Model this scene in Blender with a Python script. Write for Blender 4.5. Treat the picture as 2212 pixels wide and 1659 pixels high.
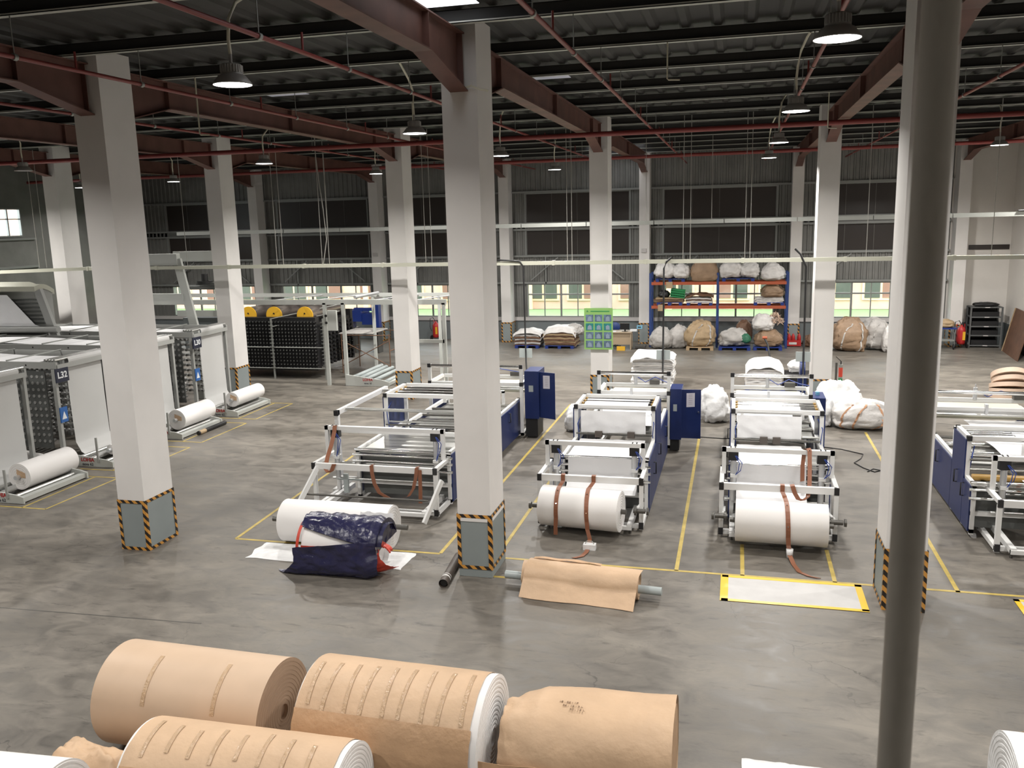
import bpy, math, random
from mathutils import Vector, Matrix, noise
random.seed(7)
PI = math.pi
for o in list(bpy.data.objects): bpy.data.objects.remove(o)
scene = bpy.context.scene
COL = scene.collection

# ------------------------------------------------------------------ camera
cd = bpy.data.cameras.new('camera'); cam = bpy.data.objects.new('camera', cd); COL.objects.link(cam)
Rv = Vector((0.96870447, 0.24691975, -0.02534356)); Uv = Vector((-0.02200284, 0.18712115, 0.9820904)); Fv = Vector((-0.24723983, 0.95079772, -0.18669803))
m = Matrix.Identity(4)
for i in range(3):
    m[i][0] = Rv[i]; m[i][1] = Uv[i]; m[i][2] = -Fv[i]
m[2][3] = 5.8
cam.matrix_world = m
cd.sensor_width = 36; cd.sensor_fit = 'HORIZONTAL'; cd.lens = 30.591
cd.clip_start = 0.05; cd.clip_end = 200
cd.dof.use_dof = True; cd.dof.focus_distance = 17.0; cd.dof.aperture_fstop = 9.0
scene.camera = cam

# ------------------------------------------------------------------ world, light, exposure
w = bpy.data.worlds.new('world'); scene.world = w; w.use_nodes = True
bg = w.node_tree.nodes['Background']; bg.inputs[0].default_value = (0.93, 0.97, 1.0, 1); bg.inputs[1].default_value = 6.8
vs = scene.view_settings
vs.view_transform = 'Standard'; vs.look = 'None'; vs.gamma = 1; vs.use_curve_mapping = False; vs.exposure = -0.12
LAMP_W = 245.0
LAMP_COL = (1.0, 0.965, 0.915)

# ------------------------------------------------------------------ materials
def mat(name, col, rough=0.6, metal=0.0, emit=None, es=0.0, vary=0.0, vscale=3.0, bump=0.0, bscale=20.0, spec=None, alpha=None, trans=0.0):
    M = bpy.data.materials.new(name); M.use_nodes = True; nt = M.node_tree; N = nt.nodes; L = nt.links
    b = N['Principled BSDF']
    b.inputs['Base Color'].default_value = (*col, 1); b.inputs['Roughness'].default_value = rough; b.inputs['Metallic'].default_value = metal
    if spec is not None: b.inputs['Specular IOR Level'].default_value = spec
    if trans: b.inputs['Transmission Weight'].default_value = trans
    if emit: b.inputs['Emission Color'].default_value = (*emit, 1); b.inputs['Emission Strength'].default_value = es
    if vary or bump: geo = N.new('ShaderNodeNewGeometry')
    if vary:
        n = N.new('ShaderNodeTexNoise'); n.inputs['Scale'].default_value = vscale; n.inputs['Detail'].default_value = 5
        L.new(geo.outputs['Position'], n.inputs['Vector'])
        r = N.new('ShaderNodeMapRange'); r.inputs[1].default_value = 0.3; r.inputs[2].default_value = 0.7
        r.inputs[3].default_value = 1 - vary; r.inputs[4].default_value = 1 + vary * 0.6
        L.new(n.outputs['Fac'], r.inputs[0])
        mx = N.new('ShaderNodeVectorMath'); mx.operation = 'SCALE'; mx.inputs[0].default_value = col
        L.new(r.outputs[0], mx.inputs['Scale']); L.new(mx.outputs[0], b.inputs['Base Color'])
    if bump:
        n2 = N.new('ShaderNodeTexNoise'); n2.inputs['Scale'].default_value = bscale; n2.inputs['Detail'].default_value = 6
        L.new(geo.outputs['Position'], n2.inputs['Vector'])
        bp = N.new('ShaderNodeBump'); bp.inputs['Strength'].default_value = bump; bp.inputs['Distance'].default_value = 0.03
        L.new(n2.outputs['Fac'], bp.inputs['Height']); L.new(bp.outputs[0], b.inputs['Normal'])
    return M

M = {}
M['plaster'] = mat('plaster', (0.70, 0.68, 0.66), 0.7, vary=0.05, vscale=1.2)
M['wallwhite'] = mat('wallwhite', (0.72, 0.69, 0.65), 0.8, vary=0.06, vscale=0.7)
M['dado'] = mat('dado', (0.165, 0.185, 0.19), 0.55, vary=0.06, vscale=2)
M['guard'] = mat('guard', (0.245, 0.275, 0.275), 0.45, vary=0.05, vscale=2)
M['sill'] = mat('sill', (0.50, 0.48, 0.47), 0.6)
M['clad'] = mat('clad', (0.20, 0.20, 0.19), 0.5, 0.25, vary=0.15, vscale=1.5)
M['girt'] = mat('girt', (0.26, 0.27, 0.26), 0.45, 0.3)
M['roofm'] = mat('roofm', (0.034, 0.033, 0.031), 0.7, vary=0.25, vscale=0.6)
M['galv'] = mat('galv', (0.30, 0.31, 0.29), 0.45, 0.35)
M['oxide'] = mat('oxide', (0.135, 0.06, 0.046), 0.6, vary=0.25, vscale=2.0)
M['pipe'] = mat('pipe', (0.20, 0.032, 0.028), 0.45)
M['lampbody'] = mat('lampbody', (0.36, 0.35, 0.33), 0.5, 0.3)
M['lens'] = mat('lens', (1, 1, 1), 0.5, emit=(1.0, 0.98, 0.97), es=12.0)
M['lensoff'] = mat('lensoff', (0.35, 0.36, 0.36), 0.3)
M['purlinf'] = mat('purlinf', (0.46, 0.47, 0.43), 0.5, 0.2)
M['trayw'] = mat('trayw', (0.50, 0.50, 0.415), 0.45)
M['wire'] = mat('wire', (0.33, 0.32, 0.29), 0.6)
M['cream'] = mat('cream', (0.62, 0.60, 0.48), 0.5)
M['black'] = mat('black', (0.012, 0.012, 0.013), 0.5)
M['blackcap'] = mat('blackcap', (0.018, 0.018, 0.02), 0.4)
M['mwhite'] = mat('mwhite', (0.76, 0.76, 0.75), 0.35)
M['blue'] = mat('blue', (0.010, 0.024, 0.115), 0.4, vary=0.1, vscale=2)
M['steel'] = mat('steel', (0.60, 0.60, 0.58), 0.28, 0.85)
M['chrome'] = mat('chrome', (0.80, 0.80, 0.79), 0.14, 1.0)
M['alu'] = mat('alu', (0.62, 0.63, 0.64), 0.38, 0.6)
M['godet'] = mat('godet', (0.42, 0.36, 0.33), 0.25, 0.8)
M['darksteel'] = mat('darksteel', (0.13, 0.125, 0.115), 0.4, 0.6)
M['brownblock'] = mat('brownblock', (0.075, 0.06, 0.05), 0.5)
M['fabric'] = mat('fabric', (0.80, 0.80, 0.81), 0.55, bump=0.25, bscale=7)
M['sheetgrey'] = mat('sheetgrey', (0.52, 0.51, 0.50), 0.6, vary=0.06, vscale=4)
M['clothgrey'] = mat('clothgrey', (0.50, 0.50, 0.49), 0.6, vary=0.03, vscale=1)
M['rollwhite'] = mat('rollwhite', (0.80, 0.78, 0.765), 0.6, bump=0.02, bscale=60)
M['plastic'] = mat('plastic', (0.78, 0.78, 0.78), 0.42, vary=0.08, vscale=6, bump=0.5, bscale=9)
M['bagwhite'] = mat('bagwhite', (0.66, 0.64, 0.62), 0.5, vary=0.12, vscale=5, bump=0.5, bscale=11)
M['bagdim'] = mat('bagdim', (0.46, 0.44, 0.42), 0.55, vary=0.15, vscale=5, bump=0.5, bscale=11)
M['bagtan'] = mat('bagtan', (0.40, 0.29, 0.17), 0.6, vary=0.15, vscale=4, bump=0.5, bscale=10)
M['bagbrown'] = mat('bagbrown', (0.30, 0.20, 0.125), 0.6, vary=0.18, vscale=4, bump=0.5, bscale=10)
M['beltcol'] = mat('beltcol', (0.55, 0.30, 0.17), 0.6)
M['kraft'] = mat('kraft', (0.58, 0.40, 0.255), 0.55, vary=0.10, vscale=2.5, bump=0.35, bscale=9)
M['kraftdark'] = mat('kraftdark', (0.50, 0.315, 0.18), 0.6, vary=0.12, vscale=4, bump=0.4, bscale=12)
M['kraftroll'] = mat('kraftroll', (0.58, 0.425, 0.30), 0.5, vary=0.04, vscale=3)
M['kraftend'] = mat('kraftend', (0.40, 0.27, 0.18), 0.7)
M['tape'] = mat('tape', (0.50, 0.345, 0.215), 0.16, bump=0.7, bscale=22)
M['leather'] = mat('leather', (0.25, 0.095, 0.048), 0.5, vary=0.1, vscale=8)
M['navy'] = mat('navy', (0.020, 0.020, 0.060), 0.25, vary=0.2, vscale=5, bump=0.55, bscale=9)
M['red'] = mat('red', (0.42, 0.02, 0.02), 0.4)
M['redcloth'] = mat('redcloth', (0.55, 0.06, 0.035), 0.5)
M['yellowpaint'] = mat('yellowpaint', (0.47, 0.35, 0.085), 0.55, vary=0.22, vscale=5)
M['yellowtape'] = mat('yellowtape', (0.78, 0.50, 0.03), 0.35)
M['yellow'] = mat('yellow', (0.75, 0.42, 0.03), 0.4)
M['orange'] = mat('orange', (0.38, 0.085, 0.035), 0.45)
M['rackblue'] = mat('rackblue', (0.018, 0.045, 0.17), 0.45)
M['palletblue'] = mat('palletblue', (0.012, 0.035, 0.21), 0.45)
M['wood'] = mat('wood', (0.42, 0.30, 0.18), 0.7, vary=0.2, vscale=6)
M['plywood'] = mat('plywood', (0.13, 0.065, 0.038), 0.55, vary=0.25, vscale=3)
M['loom'] = mat('loom', (0.36, 0.365, 0.35), 0.45, 0.1)
M['loomlight'] = mat('loomlight', (0.50, 0.515, 0.49), 0.4, 0.1)
M['loomdark'] = mat('loomdark', (0.12, 0.125, 0.12), 0.5)
M['bobbin'] = mat('bobbin', (0.34, 0.34, 0.33), 0.5)
M['signdark'] = mat('signdark', (0.02, 0.024, 0.045), 0.35)
M['signblue'] = mat('signblue', (0.03, 0.12, 0.36), 0.4)
M['signwhite'] = mat('signwhite', (0.72, 0.74, 0.76), 0.5)
M['paper'] = mat('paper', (0.68, 0.66, 0.72), 0.5)
M['print'] = mat('print', (0.35, 0.30, 0.38), 0.6)
M['bgreen'] = mat('bgreen', (0.25, 0.46, 0.14), 0.5)
M['bphoto'] = mat('bphoto', (0.12, 0.18, 0.26), 0.4, vary=0.5, vscale=9)
M['bphoto2'] = mat('bphoto2', (0.03, 0.22, 0.21), 0.4, vary=0.3, vscale=9)
M['bagpic'] = mat('bagpic', (0.24, 0.30, 0.38), 0.5)
M['crate'] = mat('crate', (0.02, 0.24, 0.08), 0.45)
M['greenbag'] = mat('greenbag', (0.03, 0.15, 0.085), 0.5, bump=0.4, bscale=14)
M['hose'] = mat('hose', (0.03, 0.07, 0.33), 0.4)
M['amber'] = mat('amber', (0.45, 0.27, 0.07), 0.35)
M['pvc'] = mat('pvc', (0.38, 0.42, 0.42), 0.35)
M['ground'] = mat('ground', (0.22, 0.40, 0.16), 0.9)
M['neighbour'] = mat('neighbour', (0.80, 0.50, 0.42), 0.9, vary=0.1, vscale=1)
M['nframe'] = mat('nframe', (0.92, 0.64, 0.48), 0.8)
M['nglass'] = mat('nglass', (0.085, 0.09, 0.08), 0.6)
M['nshut'] = mat('nshut', (0.30, 0.15, 0.12), 0.8)
M['darkvoid'] = mat('darkvoid', (0.028, 0.021, 0.018), 0.35)
M['deskwood'] = mat('deskwood', (0.42, 0.33, 0.23), 0.5)
M['screen'] = mat('screen', (0.01, 0.01, 0.012), 0.2)
M['scaleblue'] = mat('scaleblue', (0.18, 0.42, 0.58), 0.4)
M['shelfgrey'] = mat('shelfgrey', (0.13, 0.135, 0.135), 0.5, 0.2)
M['tapeRoll'] = mat('tapeRoll', (0.66, 0.50, 0.39), 0.6)
M['post'] = mat('post', (0.42, 0.39, 0.34), 0.6, 0.0, vary=0.12, vscale=1.5)
M['clothbrown'] = mat('clothbrown', (0.16, 0.085, 0.05), 0.6, vary=0.2, vscale=5, bump=0.4, bscale=12)
M['concrete_slab'] = mat('concrete_slab', (0.30, 0.29, 0.27), 0.8)
M['sky_or_reflection'] = mat('sky_or_reflection', (0.7, 0.72, 0.78), 0.5, emit=(0.93, 0.96, 1.0), es=2.2)
M['reflection_dim'] = mat('reflection_dim', (0.45, 0.45, 0.5), 0.5, emit=(0.80, 0.80, 0.95), es=0.16)  # faint glow that paints a glass reflection at roof level

# glass of the windows: clear thin pane
gm = bpy.data.materials.new('pane_glass'); gm.use_nodes = True; nt = gm.node_tree
for n in list(nt.nodes): nt.nodes.remove(n)
out = nt.nodes.new('ShaderNodeOutputMaterial'); t = nt.nodes.new('ShaderNodeBsdfTransparent'); g = nt.nodes.new('ShaderNodeBsdfGlossy'); mx = nt.nodes.new('ShaderNodeMixShader')
t.inputs[0].default_value = (0.93, 0.95, 0.94, 1); g.inputs[1].default_value = 0.05; mx.inputs[0].default_value = 0.06
nt.links.new(t.outputs[0], mx.inputs[1]); nt.links.new(g.outputs[0], mx.inputs[2]); nt.links.new(mx.outputs[0], out.inputs[0])
M['pane'] = gm

def hazard_mat():
    H = bpy.data.materials.new('hazard_tape'); H.use_nodes = True; nt = H.node_tree; N = nt.nodes; L = nt.links; b = N['Principled BSDF']
    geo = N.new('ShaderNodeNewGeometry'); sp = N.new('ShaderNodeSeparateXYZ'); L.new(geo.outputs['Position'], sp.inputs[0])
    a = N.new('ShaderNodeMath'); a.operation = 'ADD'; L.new(sp.outputs[0], a.inputs[0]); L.new(sp.outputs[1], a.inputs[1])
    c = N.new('ShaderNodeMath'); c.operation = 'ADD'; L.new(a.outputs[0], c.inputs[0]); L.new(sp.outputs[2], c.inputs[1])
    d = N.new('ShaderNodeMath'); d.operation = 'MULTIPLY'; d.inputs[1].default_value = 6.2; L.new(c.outputs[0], d.inputs[0])
    e = N.new('ShaderNodeMath'); e.operation = 'FRACT'; L.new(d.outputs[0], e.inputs[0])
    f = N.new('ShaderNodeMath'); f.operation = 'GREATER_THAN'; f.inputs[1].default_value = 0.5; L.new(e.outputs[0], f.inputs[0])
    mxn = N.new('ShaderNodeMix'); mxn.data_type = 'RGBA'; L.new(f.outputs[0], mxn.inputs[0])
    mxn.inputs[6].default_value = (0.018, 0.014, 0.012, 1); mxn.inputs[7].default_value = (0.56, 0.27, 0.055, 1)
    L.new(mxn.outputs[2], b.inputs['Base Color']); b.inputs['Roughness'].default_value = 0.45
    return H
M['hazard'] = hazard_mat()

def floor_mat():
    F = bpy.data.materials.new('floor_concrete'); F.use_nodes = True; nt = F.node_tree; N = nt.nodes; L = nt.links; b = N['Principled BSDF']
    geo = N.new('ShaderNodeNewGeometry')
    mp = N.new('ShaderNodeMapping'); mp.inputs['Scale'].default_value = (1, 1.7, 1); L.new(geo.outputs['Position'], mp.inputs[0])
    def nz(scale, det, rough=0.55, vec=mp.outputs[0], dist=0.0):
        n = N.new('ShaderNodeTexNoise'); n.inputs['Scale'].default_value = scale; n.inputs['Detail'].default_value = det
        n.inputs['Roughness'].default_value = rough; n.inputs['Distortion'].default_value = dist; L.new(vec, n.inputs['Vector']); return n
    n1 = nz(0.35, 6); n2 = nz(1.6, 8, 0.65, dist=0.8); n3 = nz(14, 4)
    cr = N.new('ShaderNodeValToRGB'); L.new(n1.outputs['Fac'], cr.inputs[0])
    cr.color_ramp.elements[0].position = 0.32; cr.color_ramp.elements[0].color = (0.112, 0.101, 0.086, 1)
    cr.color_ramp.elements[1].position = 0.68; cr.color_ramp.elements[1].color = (0.192, 0.174, 0.149, 1)
    c2 = N.new('ShaderNodeValToRGB'); L.new(n2.outputs['Fac'], c2.inputs[0])
    c2.color_ramp.elements[0].position = 0.30; c2.color_ramp.elements[0].color = (0.55, 0.55, 0.56, 1)
    c2.color_ramp.elements[1].position = 0.66; c2.color_ramp.elements[1].color = (1.28, 1.27, 1.25, 1)
    m1 = N.new('ShaderNodeMix'); m1.data_type = 'RGBA'; m1.blend_type = 'MULTIPLY'; m1.inputs[0].default_value = 0.8
    L.new(cr.outputs[0], m1.inputs[6]); L.new(c2.outputs[0], m1.inputs[7])
    # scuffs: stretched noise, sparse dark
    mp2 = N.new('ShaderNodeMapping'); mp2.inputs['Scale'].default_value = (0.8, 3.2, 1); mp2.inputs['Rotation'].default_value = (0, 0, 0.25); L.new(geo.outputs['Position'], mp2.inputs[0])
    n4 = nz(2.6, 7, 0.7, mp2.outputs[0], 0.4)
    c4 = N.new('ShaderNodeValToRGB'); L.new(n4.outputs['Fac'], c4.inputs[0])
    c4.color_ramp.elements[0].position = 0.30; c4.color_ramp.elements[0].color = (0.45, 0.45, 0.46, 1)
    c4.color_ramp.elements[1].position = 0.43; c4.color_ramp.elements[1].color = (1, 1, 1, 1)
    m2 = N.new('ShaderNodeMix'); m2.data_type = 'RGBA'; m2.blend_type = 'MULTIPLY'; m2.inputs[0].default_value = 0.8
    L.new(m1.outputs[2], m2.inputs[6]); L.new(c4.outputs[0], m2.inputs[7])
    # hairline cracks
    nd = nz(0.9, 5, 0.6, geo.outputs['Position'])
    va = N.new('ShaderNodeVectorMath'); va.operation = 'MULTIPLY_ADD'; va.inputs[1].default_value = (1.2, 1.2, 0); L.new(nd.outputs['Color'], va.inputs[0]); L.new(geo.outputs['Position'], va.inputs[2])
    vo = N.new('ShaderNodeTexVoronoi'); vo.feature = 'DISTANCE_TO_EDGE'; vo.inputs['Scale'].default_value = 0.42; L.new(va.outputs[0], vo.inputs['Vector'])
    c5 = N.new('ShaderNodeValToRGB'); L.new(vo.outputs['Distance'], c5.inputs[0])
    c5.color_ramp.elements[0].position = 0.0; c5.color_ramp.elements[0].color = (0.45, 0.45, 0.45, 1)
    c5.color_ramp.elements[1].position = 0.004; c5.color_ramp.elements[1].color = (1, 1, 1, 1)
    m3 = N.new('ShaderNodeMix'); m3.data_type = 'RGBA'; m3.blend_type = 'MULTIPLY'
    nm = nz(0.5, 2, 0.5, geo.outputs['Position']); r5 = N.new('ShaderNodeMapRange'); r5.inputs[1].default_value = 0.48; r5.inputs[2].default_value = 0.6; L.new(nm.outputs['Fac'], r5.inputs[0]); L.new(r5.outputs[0], m3.inputs[0])
    L.new(m2.outputs[2], m3.inputs[6]); L.new(c5.outputs[0], m3.inputs[7])
    L.new(m3.outputs[2], b.inputs['Base Color'])
    rr = N.new('ShaderNodeMapRange'); rr.inputs[1].default_value = 0.3; rr.inputs[2].default_value = 0.7; rr.inputs[3].default_value = 0.36; rr.inputs[4].default_value = 0.6
    L.new(n2.outputs['Fac'], rr.inputs[0]); L.new(rr.outputs[0], b.inputs['Roughness'])
    bp = N.new('ShaderNodeBump'); bp.inputs['Strength'].default_value = 0.12; bp.inputs['Distance'].default_value = 0.01; L.new(n3.outputs['Fac'], bp.inputs['Height']); L.new(bp.outputs[0], b.inputs['Normal'])
    return F
M['floor'] = floor_mat()

# ------------------------------------------------------------------ mesh helpers
class MB:
    def __init__(s): s.v = []; s.f = []; s.sm = []
    def add(s, vs, fs, smooth=False):
        o = len(s.v); s.v += [tuple(v) for v in vs]; s.f += [tuple(i + o for i in f) for f in fs]; s.sm += [smooth] * len(fs); return s
    def box(s, x0, y0, z0, x1, y1, z1):
        x0, x1 = min(x0, x1), max(x0, x1); y0, y1 = min(y0, y1), max(y0, y1); z0, z1 = min(z0, z1), max(z0, z1)
        return s.add([(x0, y0, z0), (x1, y0, z0), (x1, y1, z0), (x0, y1, z0), (x0, y0, z1), (x1, y0, z1), (x1, y1, z1), (x0, y1, z1)],
                     [(0, 3, 2, 1), (4, 5, 6, 7), (0, 1, 5, 4), (1, 2, 6, 5), (2, 3, 7, 6), (3, 0, 4, 7)])
    def bar(s, p, q, a, b=None, up=(0, 0, 1)):
        b = b or a; p = Vector(p); q = Vector(q); d = (q - p).normalized(); u = Vector(up)
        if abs(d.dot(u)) > 0.95: u = Vector((0, 1, 0))
        r = d.cross(u).normalized(); u = r.cross(d).normalized(); vs = []
        for c in (p, q):
            for sx, sz in ((-1, -1), (1, -1), (1, 1), (-1, 1)): vs.append(c + r * sx * a / 2 + u * sz * b / 2)
        return s.add(vs, [(3, 2, 1, 0), (4, 5, 6, 7), (0, 1, 5, 4), (1, 2, 6, 5), (2, 3, 7, 6), (3, 0, 4, 7)])
    def cyl(s, p, q, r, n=14, r2=None, caps=True):
        p = Vector(p); q = Vector(q); d = (q - p).normalized(); r2 = r if r2 is None else r2
        u = Vector((0, 0, 1)) if abs(d.z) < 0.9 else Vector((1, 0, 0)); a = d.cross(u).normalized(); b = a.cross(d)
        A = [p + (a * math.cos(2 * PI * i / n) + b * math.sin(2 * PI * i / n)) * r for i in range(n)]
        B = [q + (a * math.cos(2 * PI * i / n) + b * math.sin(2 * PI * i / n)) * r2 for i in range(n)]
        s.add(A + B, [(i, n + i, n + (i + 1) % n, (i + 1) % n) for i in range(n)], True)
        if caps: s.add(A, [tuple(range(n))]); s.add(B, [tuple(reversed(range(n)))])
        return s
    def tube(s, pts, r, n=6):
        pts = [Vector(p) for p in pts]; vs = []; fs = []
        for i, p in enumerate(pts):
            d = (pts[min(i + 1, len(pts) - 1)] - pts[max(i - 1, 0)]).normalized()
            u = Vector((0, 0, 1)) if abs(d.z) < 0.9 else Vector((1, 0, 0)); a = d.cross(u).normalized(); b = a.cross(d)
            vs += [p + (a * math.cos(2 * PI * k / n) + b * math.sin(2 * PI * k / n)) * r for k in range(n)]
        for i in range(len(pts) - 1):
            for k in range(n): fs.append((i * n + k, (i + 1) * n + k, (i + 1) * n + (k + 1) % n, i * n + (k + 1) % n))
        return s.add(vs, fs, True)
    def lathe(s, prof, o=(0, 0, 0), axis='z', n=24, smooth=True):
        vs = []; fs = []; o = Vector(o); mcount = len(prof)
        for (r, h) in prof:
            for k in range(n):
                c, d = math.cos(2 * PI * k / n) * r, math.sin(2 * PI * k / n) * r
                vs.append(o + (Vector((c, d, h)) if axis == 'z' else Vector((h, c, d)) if axis == 'x' else Vector((c, h, d))))
        for i in range(mcount - 1):
            for k in range(n): fs.append((i * n + k, i * n + (k + 1) % n, (i + 1) * n + (k + 1) % n, (i + 1) * n + k))
        return s.add(vs, fs, smooth)
    def grid(s, fn, nu, nv, smooth=True, th=0.0, tdir=(0, 0, -1)):
        vs = [Vector(fn(i / nu, j / nv)) for j in range(nv + 1) for i in range(nu + 1)]
        idx = lambda i, j: j * (nu + 1) + i
        fs = [(idx(i, j), idx(i + 1, j), idx(i + 1, j + 1), idx(i, j + 1)) for j in range(nv) for i in range(nu)]
        s.add(vs, fs, smooth)
        if th:
            td = Vector(tdir) * th; o = len(vs)
            s.add([v + td for v in vs], [tuple(reversed(f)) for f in fs], smooth)
            rim = [idx(i, 0) for i in range(nu + 1)] + [idx(nu, j) for j in range(1, nv + 1)] + [idx(i, nv) for i in range(nu - 1, -1, -1)] + [idx(0, j) for j in range(nv - 1, 0, -1)]
            n = len(rim); s.add([vs[k] for k in rim] + [vs[k] + td for k in rim], [(i, n + i, n + (i + 1) % n, (i + 1) % n) for i in range(n)])
        return s
    def ribbon(s, pts, wdir, wd, th=0.008):
        pts = [Vector(p) for p in pts]; wv = Vector(wdir).normalized() * wd / 2; vs = []; fs = []
        for i, p in enumerate(pts):
            d = (pts[min(i + 1, len(pts) - 1)] - pts[max(i - 1, 0)]).normalized(); nn = d.cross(wv).normalized() * th / 2
            vs += [p - wv - nn, p + wv - nn, p + wv + nn, p - wv + nn]
        for i in range(len(pts) - 1):
            for k in range(4): fs.append((i * 4 + k, i * 4 + (k + 1) % 4, (i + 1) * 4 + (k + 1) % 4, (i + 1) * 4 + k))
        e = (len(pts) - 1) * 4; fs += [(3, 2, 1, 0), (e, e + 1, e + 2, e + 3)]
        return s.add(vs, fs)
    def build(s, name, mt, parent=None, kind=None):
        me = bpy.data.meshes.new(name); off = Vector((0, 0, 0)); p = parent
        while p is not None: off += p.location; p = p.parent
        me.from_pydata([(v[0] - off.x, v[1] - off.y, v[2] - off.z) for v in s.v], [], s.f)
        me.polygons.foreach_set('use_smooth', s.sm); me.update()
        me.materials.append(M[mt] if isinstance(mt, str) else mt)
        o = bpy.data.objects.new(name, me); COL.objects.link(o)
        if parent: o.parent = parent
        if kind: o['kind'] = kind
        return o
def tag(o, label, cat, group=None):
    o['label'] = label; o['category'] = cat
    if group: o['group'] = group
    return o
def thing(name, label, cat, loc, group=None):
    o = bpy.data.objects.new(name, None); COL.objects.link(o); o.location = loc; o.empty_display_size = 0.2
    return tag(o, label, cat, group)
def struct(o): o['kind'] = 'structure'; return o
def copy_thing(src, delta):
    r = src.copy(); COL.objects.link(r); r.location = src.location + Vector(delta)
    for ch in list(src.children):
        c = ch.copy(); COL.objects.link(c); c.parent = r
        for g2 in list(ch.children):
            d = g2.copy(); COL.objects.link(d); d.parent = c
    return r
def text(body, size, mt, parent, loc, rot, name='lettering', bold=0.0, align='CENTER'):
    cu = bpy.data.curves.new(name, 'FONT'); cu.body = body; cu.size = size; cu.align_x = align; cu.align_y = 'CENTER'; cu.extrude = 0.002; cu.offset = bold
    tmp = bpy.data.objects.new('tmp', cu); COL.objects.link(tmp)
    me = bpy.data.meshes.new_from_object(tmp.evaluated_get(bpy.context.evaluated_depsgraph_get())); me.name = name
    bpy.data.objects.remove(tmp); bpy.data.curves.remove(cu)
    me.materials.clear(); me.materials.append(M[mt]); o = bpy.data.objects.new(name, me); COL.objects.link(o)
    off = Vector((0, 0, 0)); p = parent
    while p is not None: off += p.location; p = p.parent
    o.parent = parent; o.location = Vector(loc) - off; o.rotation_euler = rot; return o
def NZ(x, y, z): return noise.noise(Vector((x, y, z)))

# ------------------------------------------------------------------ setting: floor, roof, walls
CX = [-23.57, -17.07, -10.57, -4.06, 2.47, 8.98]      # pillar centre lines
XL, XR, YB, YF = -30.5, 11.05, 40.75, -5.0
fl = struct(MB().box(XL, YF, -0.3, XR, YB, 0).build('floor', 'floor'))
def fline(p, q, wd=0.065):
    MB().bar((p[0], p[1], 0.0015), (q[0], q[1], 0.0015), wd, 0.003).build('floor_line', 'yellowpaint', fl)
for p, q in [((-3.95, 14.2), (-3.95, 20.5)), ((-4.98, 13.8), (-4.98, 26.4)), ((-0.86, 13.8), (-0.86, 22.7)), ((3.40, 13.75), (3.40, 24.0)),
             ((-3.95, 13.8), (4.95, 13.8)), ((0.2, 13.8), (0.2, 15.2)), ((1.62, 13.8), (1.62, 15.2)), ((-9.04, 13.78), (-4.98, 13.78)),
             ((-9.04, 13.78), (-9.35, 20.4)), ((-3.95, 13.0), (-3.95, 14.2)), ((-3.95, 13.0), (-3.1, 13.0))]: fline(p, q)
for k in range(4):
    y0 = 14.60 + 2.82 * k
    fline((-15.6, y0), (-14.08, y0), 0.045); fline((-14.08, y0), (-14.08, y0 + 2.28), 0.045); fline((-14.08, y0 + 2.28), (-14.95, y0 + 2.28), 0.045)
    fline((-14.68, y0), (-14.72, y0 + 2.28), 0.045)
# saw-cut joints of the slab
for y in (9.6,):
    MB().bar((-30, y, 0.0008), (-7.6, y + 0.9, 0.0008), 0.02, 0.0016).build('slab_joint', 'darksteel', fl)

ZR = 8.72
roof = struct(MB().box(XL, YF, ZR + 0.05, XR, YB, ZR + 0.2).build('ceiling', 'roofm'))
mb = MB()
x = XL + .02
while x < XR - .25:      # trapezoid ribs of the roof sheet
    mb.add([(x, YF, ZR + 0.05), (x + 0.06, YF, ZR), (x + 0.16, YF, ZR), (x + 0.22, YF, ZR + 0.05), (x, YB, ZR + 0.05), (x + 0.06, YB, ZR), (x + 0.16, YB, ZR), (x + 0.22, YB, ZR + 0.05)],
           [(0, 1, 5, 4), (1, 2, 6, 5), (2, 3, 7, 6)]); x += 0.5
mb.build('roof_rib', 'roofm', roof, 'stuff')
# one roof light; the other glowing panels paint reflections in the viewing glass
def glow_panel(x0, y0, x1, y1, mt):
    MB().box(x0, y0, ZR - 0.012, x1, y1, ZR - 0.003).build('roof_light_or_reflection', mt, roof)
glow_panel(-4.62, 9.6, -3.5, 12.2, 'sky_or_reflection')
glow_panel(-4.6, 18.1, -3.5, 19.1, 'reflection_dim'); glow_panel(-10.5, 17.85, -9.55, 19.0, 'reflection_dim')  # glass reflections put in as dim glowing panels, no roof openings
glow_panel(-5.3, 32.7, -3.2, 34.5, 'reflection_dim'); glow_panel(-6.2, 37.0, -3.8, 39.6, 'sky_or_reflection')  # these two also paint reflections in the glass

# back wall: corrugated cladding with window openings
def clad_wall(name, x0, x1, z0, z1, parent, mt='clad'):
    mb = MB(); x = x0; n = max(1, round((x1 - x0) / 0.24)); st = (x1 - x0) / n
    prof = []
    for i in range(n):
        b = x0 + i * st; prof += [(b, 0), (b + st * .55, 0), (b + st * .65, -0.04), (b + st * .9, -0.04)]
    prof.append((x1, 0))
    for (a, ya), (b, yb) in zip(prof, prof[1:]): mb.add([(a, YB + ya, z0), (b, YB + yb, z0), (b, YB + yb, z1), (a, YB + ya, z1)], [(0, 1, 2, 3)])
    mb.box(x0, YB + 0.005, z0, x1, YB + 0.1, z1)
    return mb.build(name, mt, parent)
wb = struct(MB().box(XL, YB - 0.02, -0.1, XR, YB + 0.15, 0.95).build('wall_back', 'dado'))
bays = [(-29.13, -24.3), (-22.62, -17.8), (-16.13, -11.3), (-9.66, -4.85), (-3.22, 1.60), (3.30, 8.1)]
WZ0, WZ1 = 1.18, 2.66
edges = [XL] + [e for b in bays for e in b] + [8.7]
struct(MB().box(XL, YB - 0.10, 0.95, 8.7, YB + 0.15, 1.12).build('trim_1', 'sill'))
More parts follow.
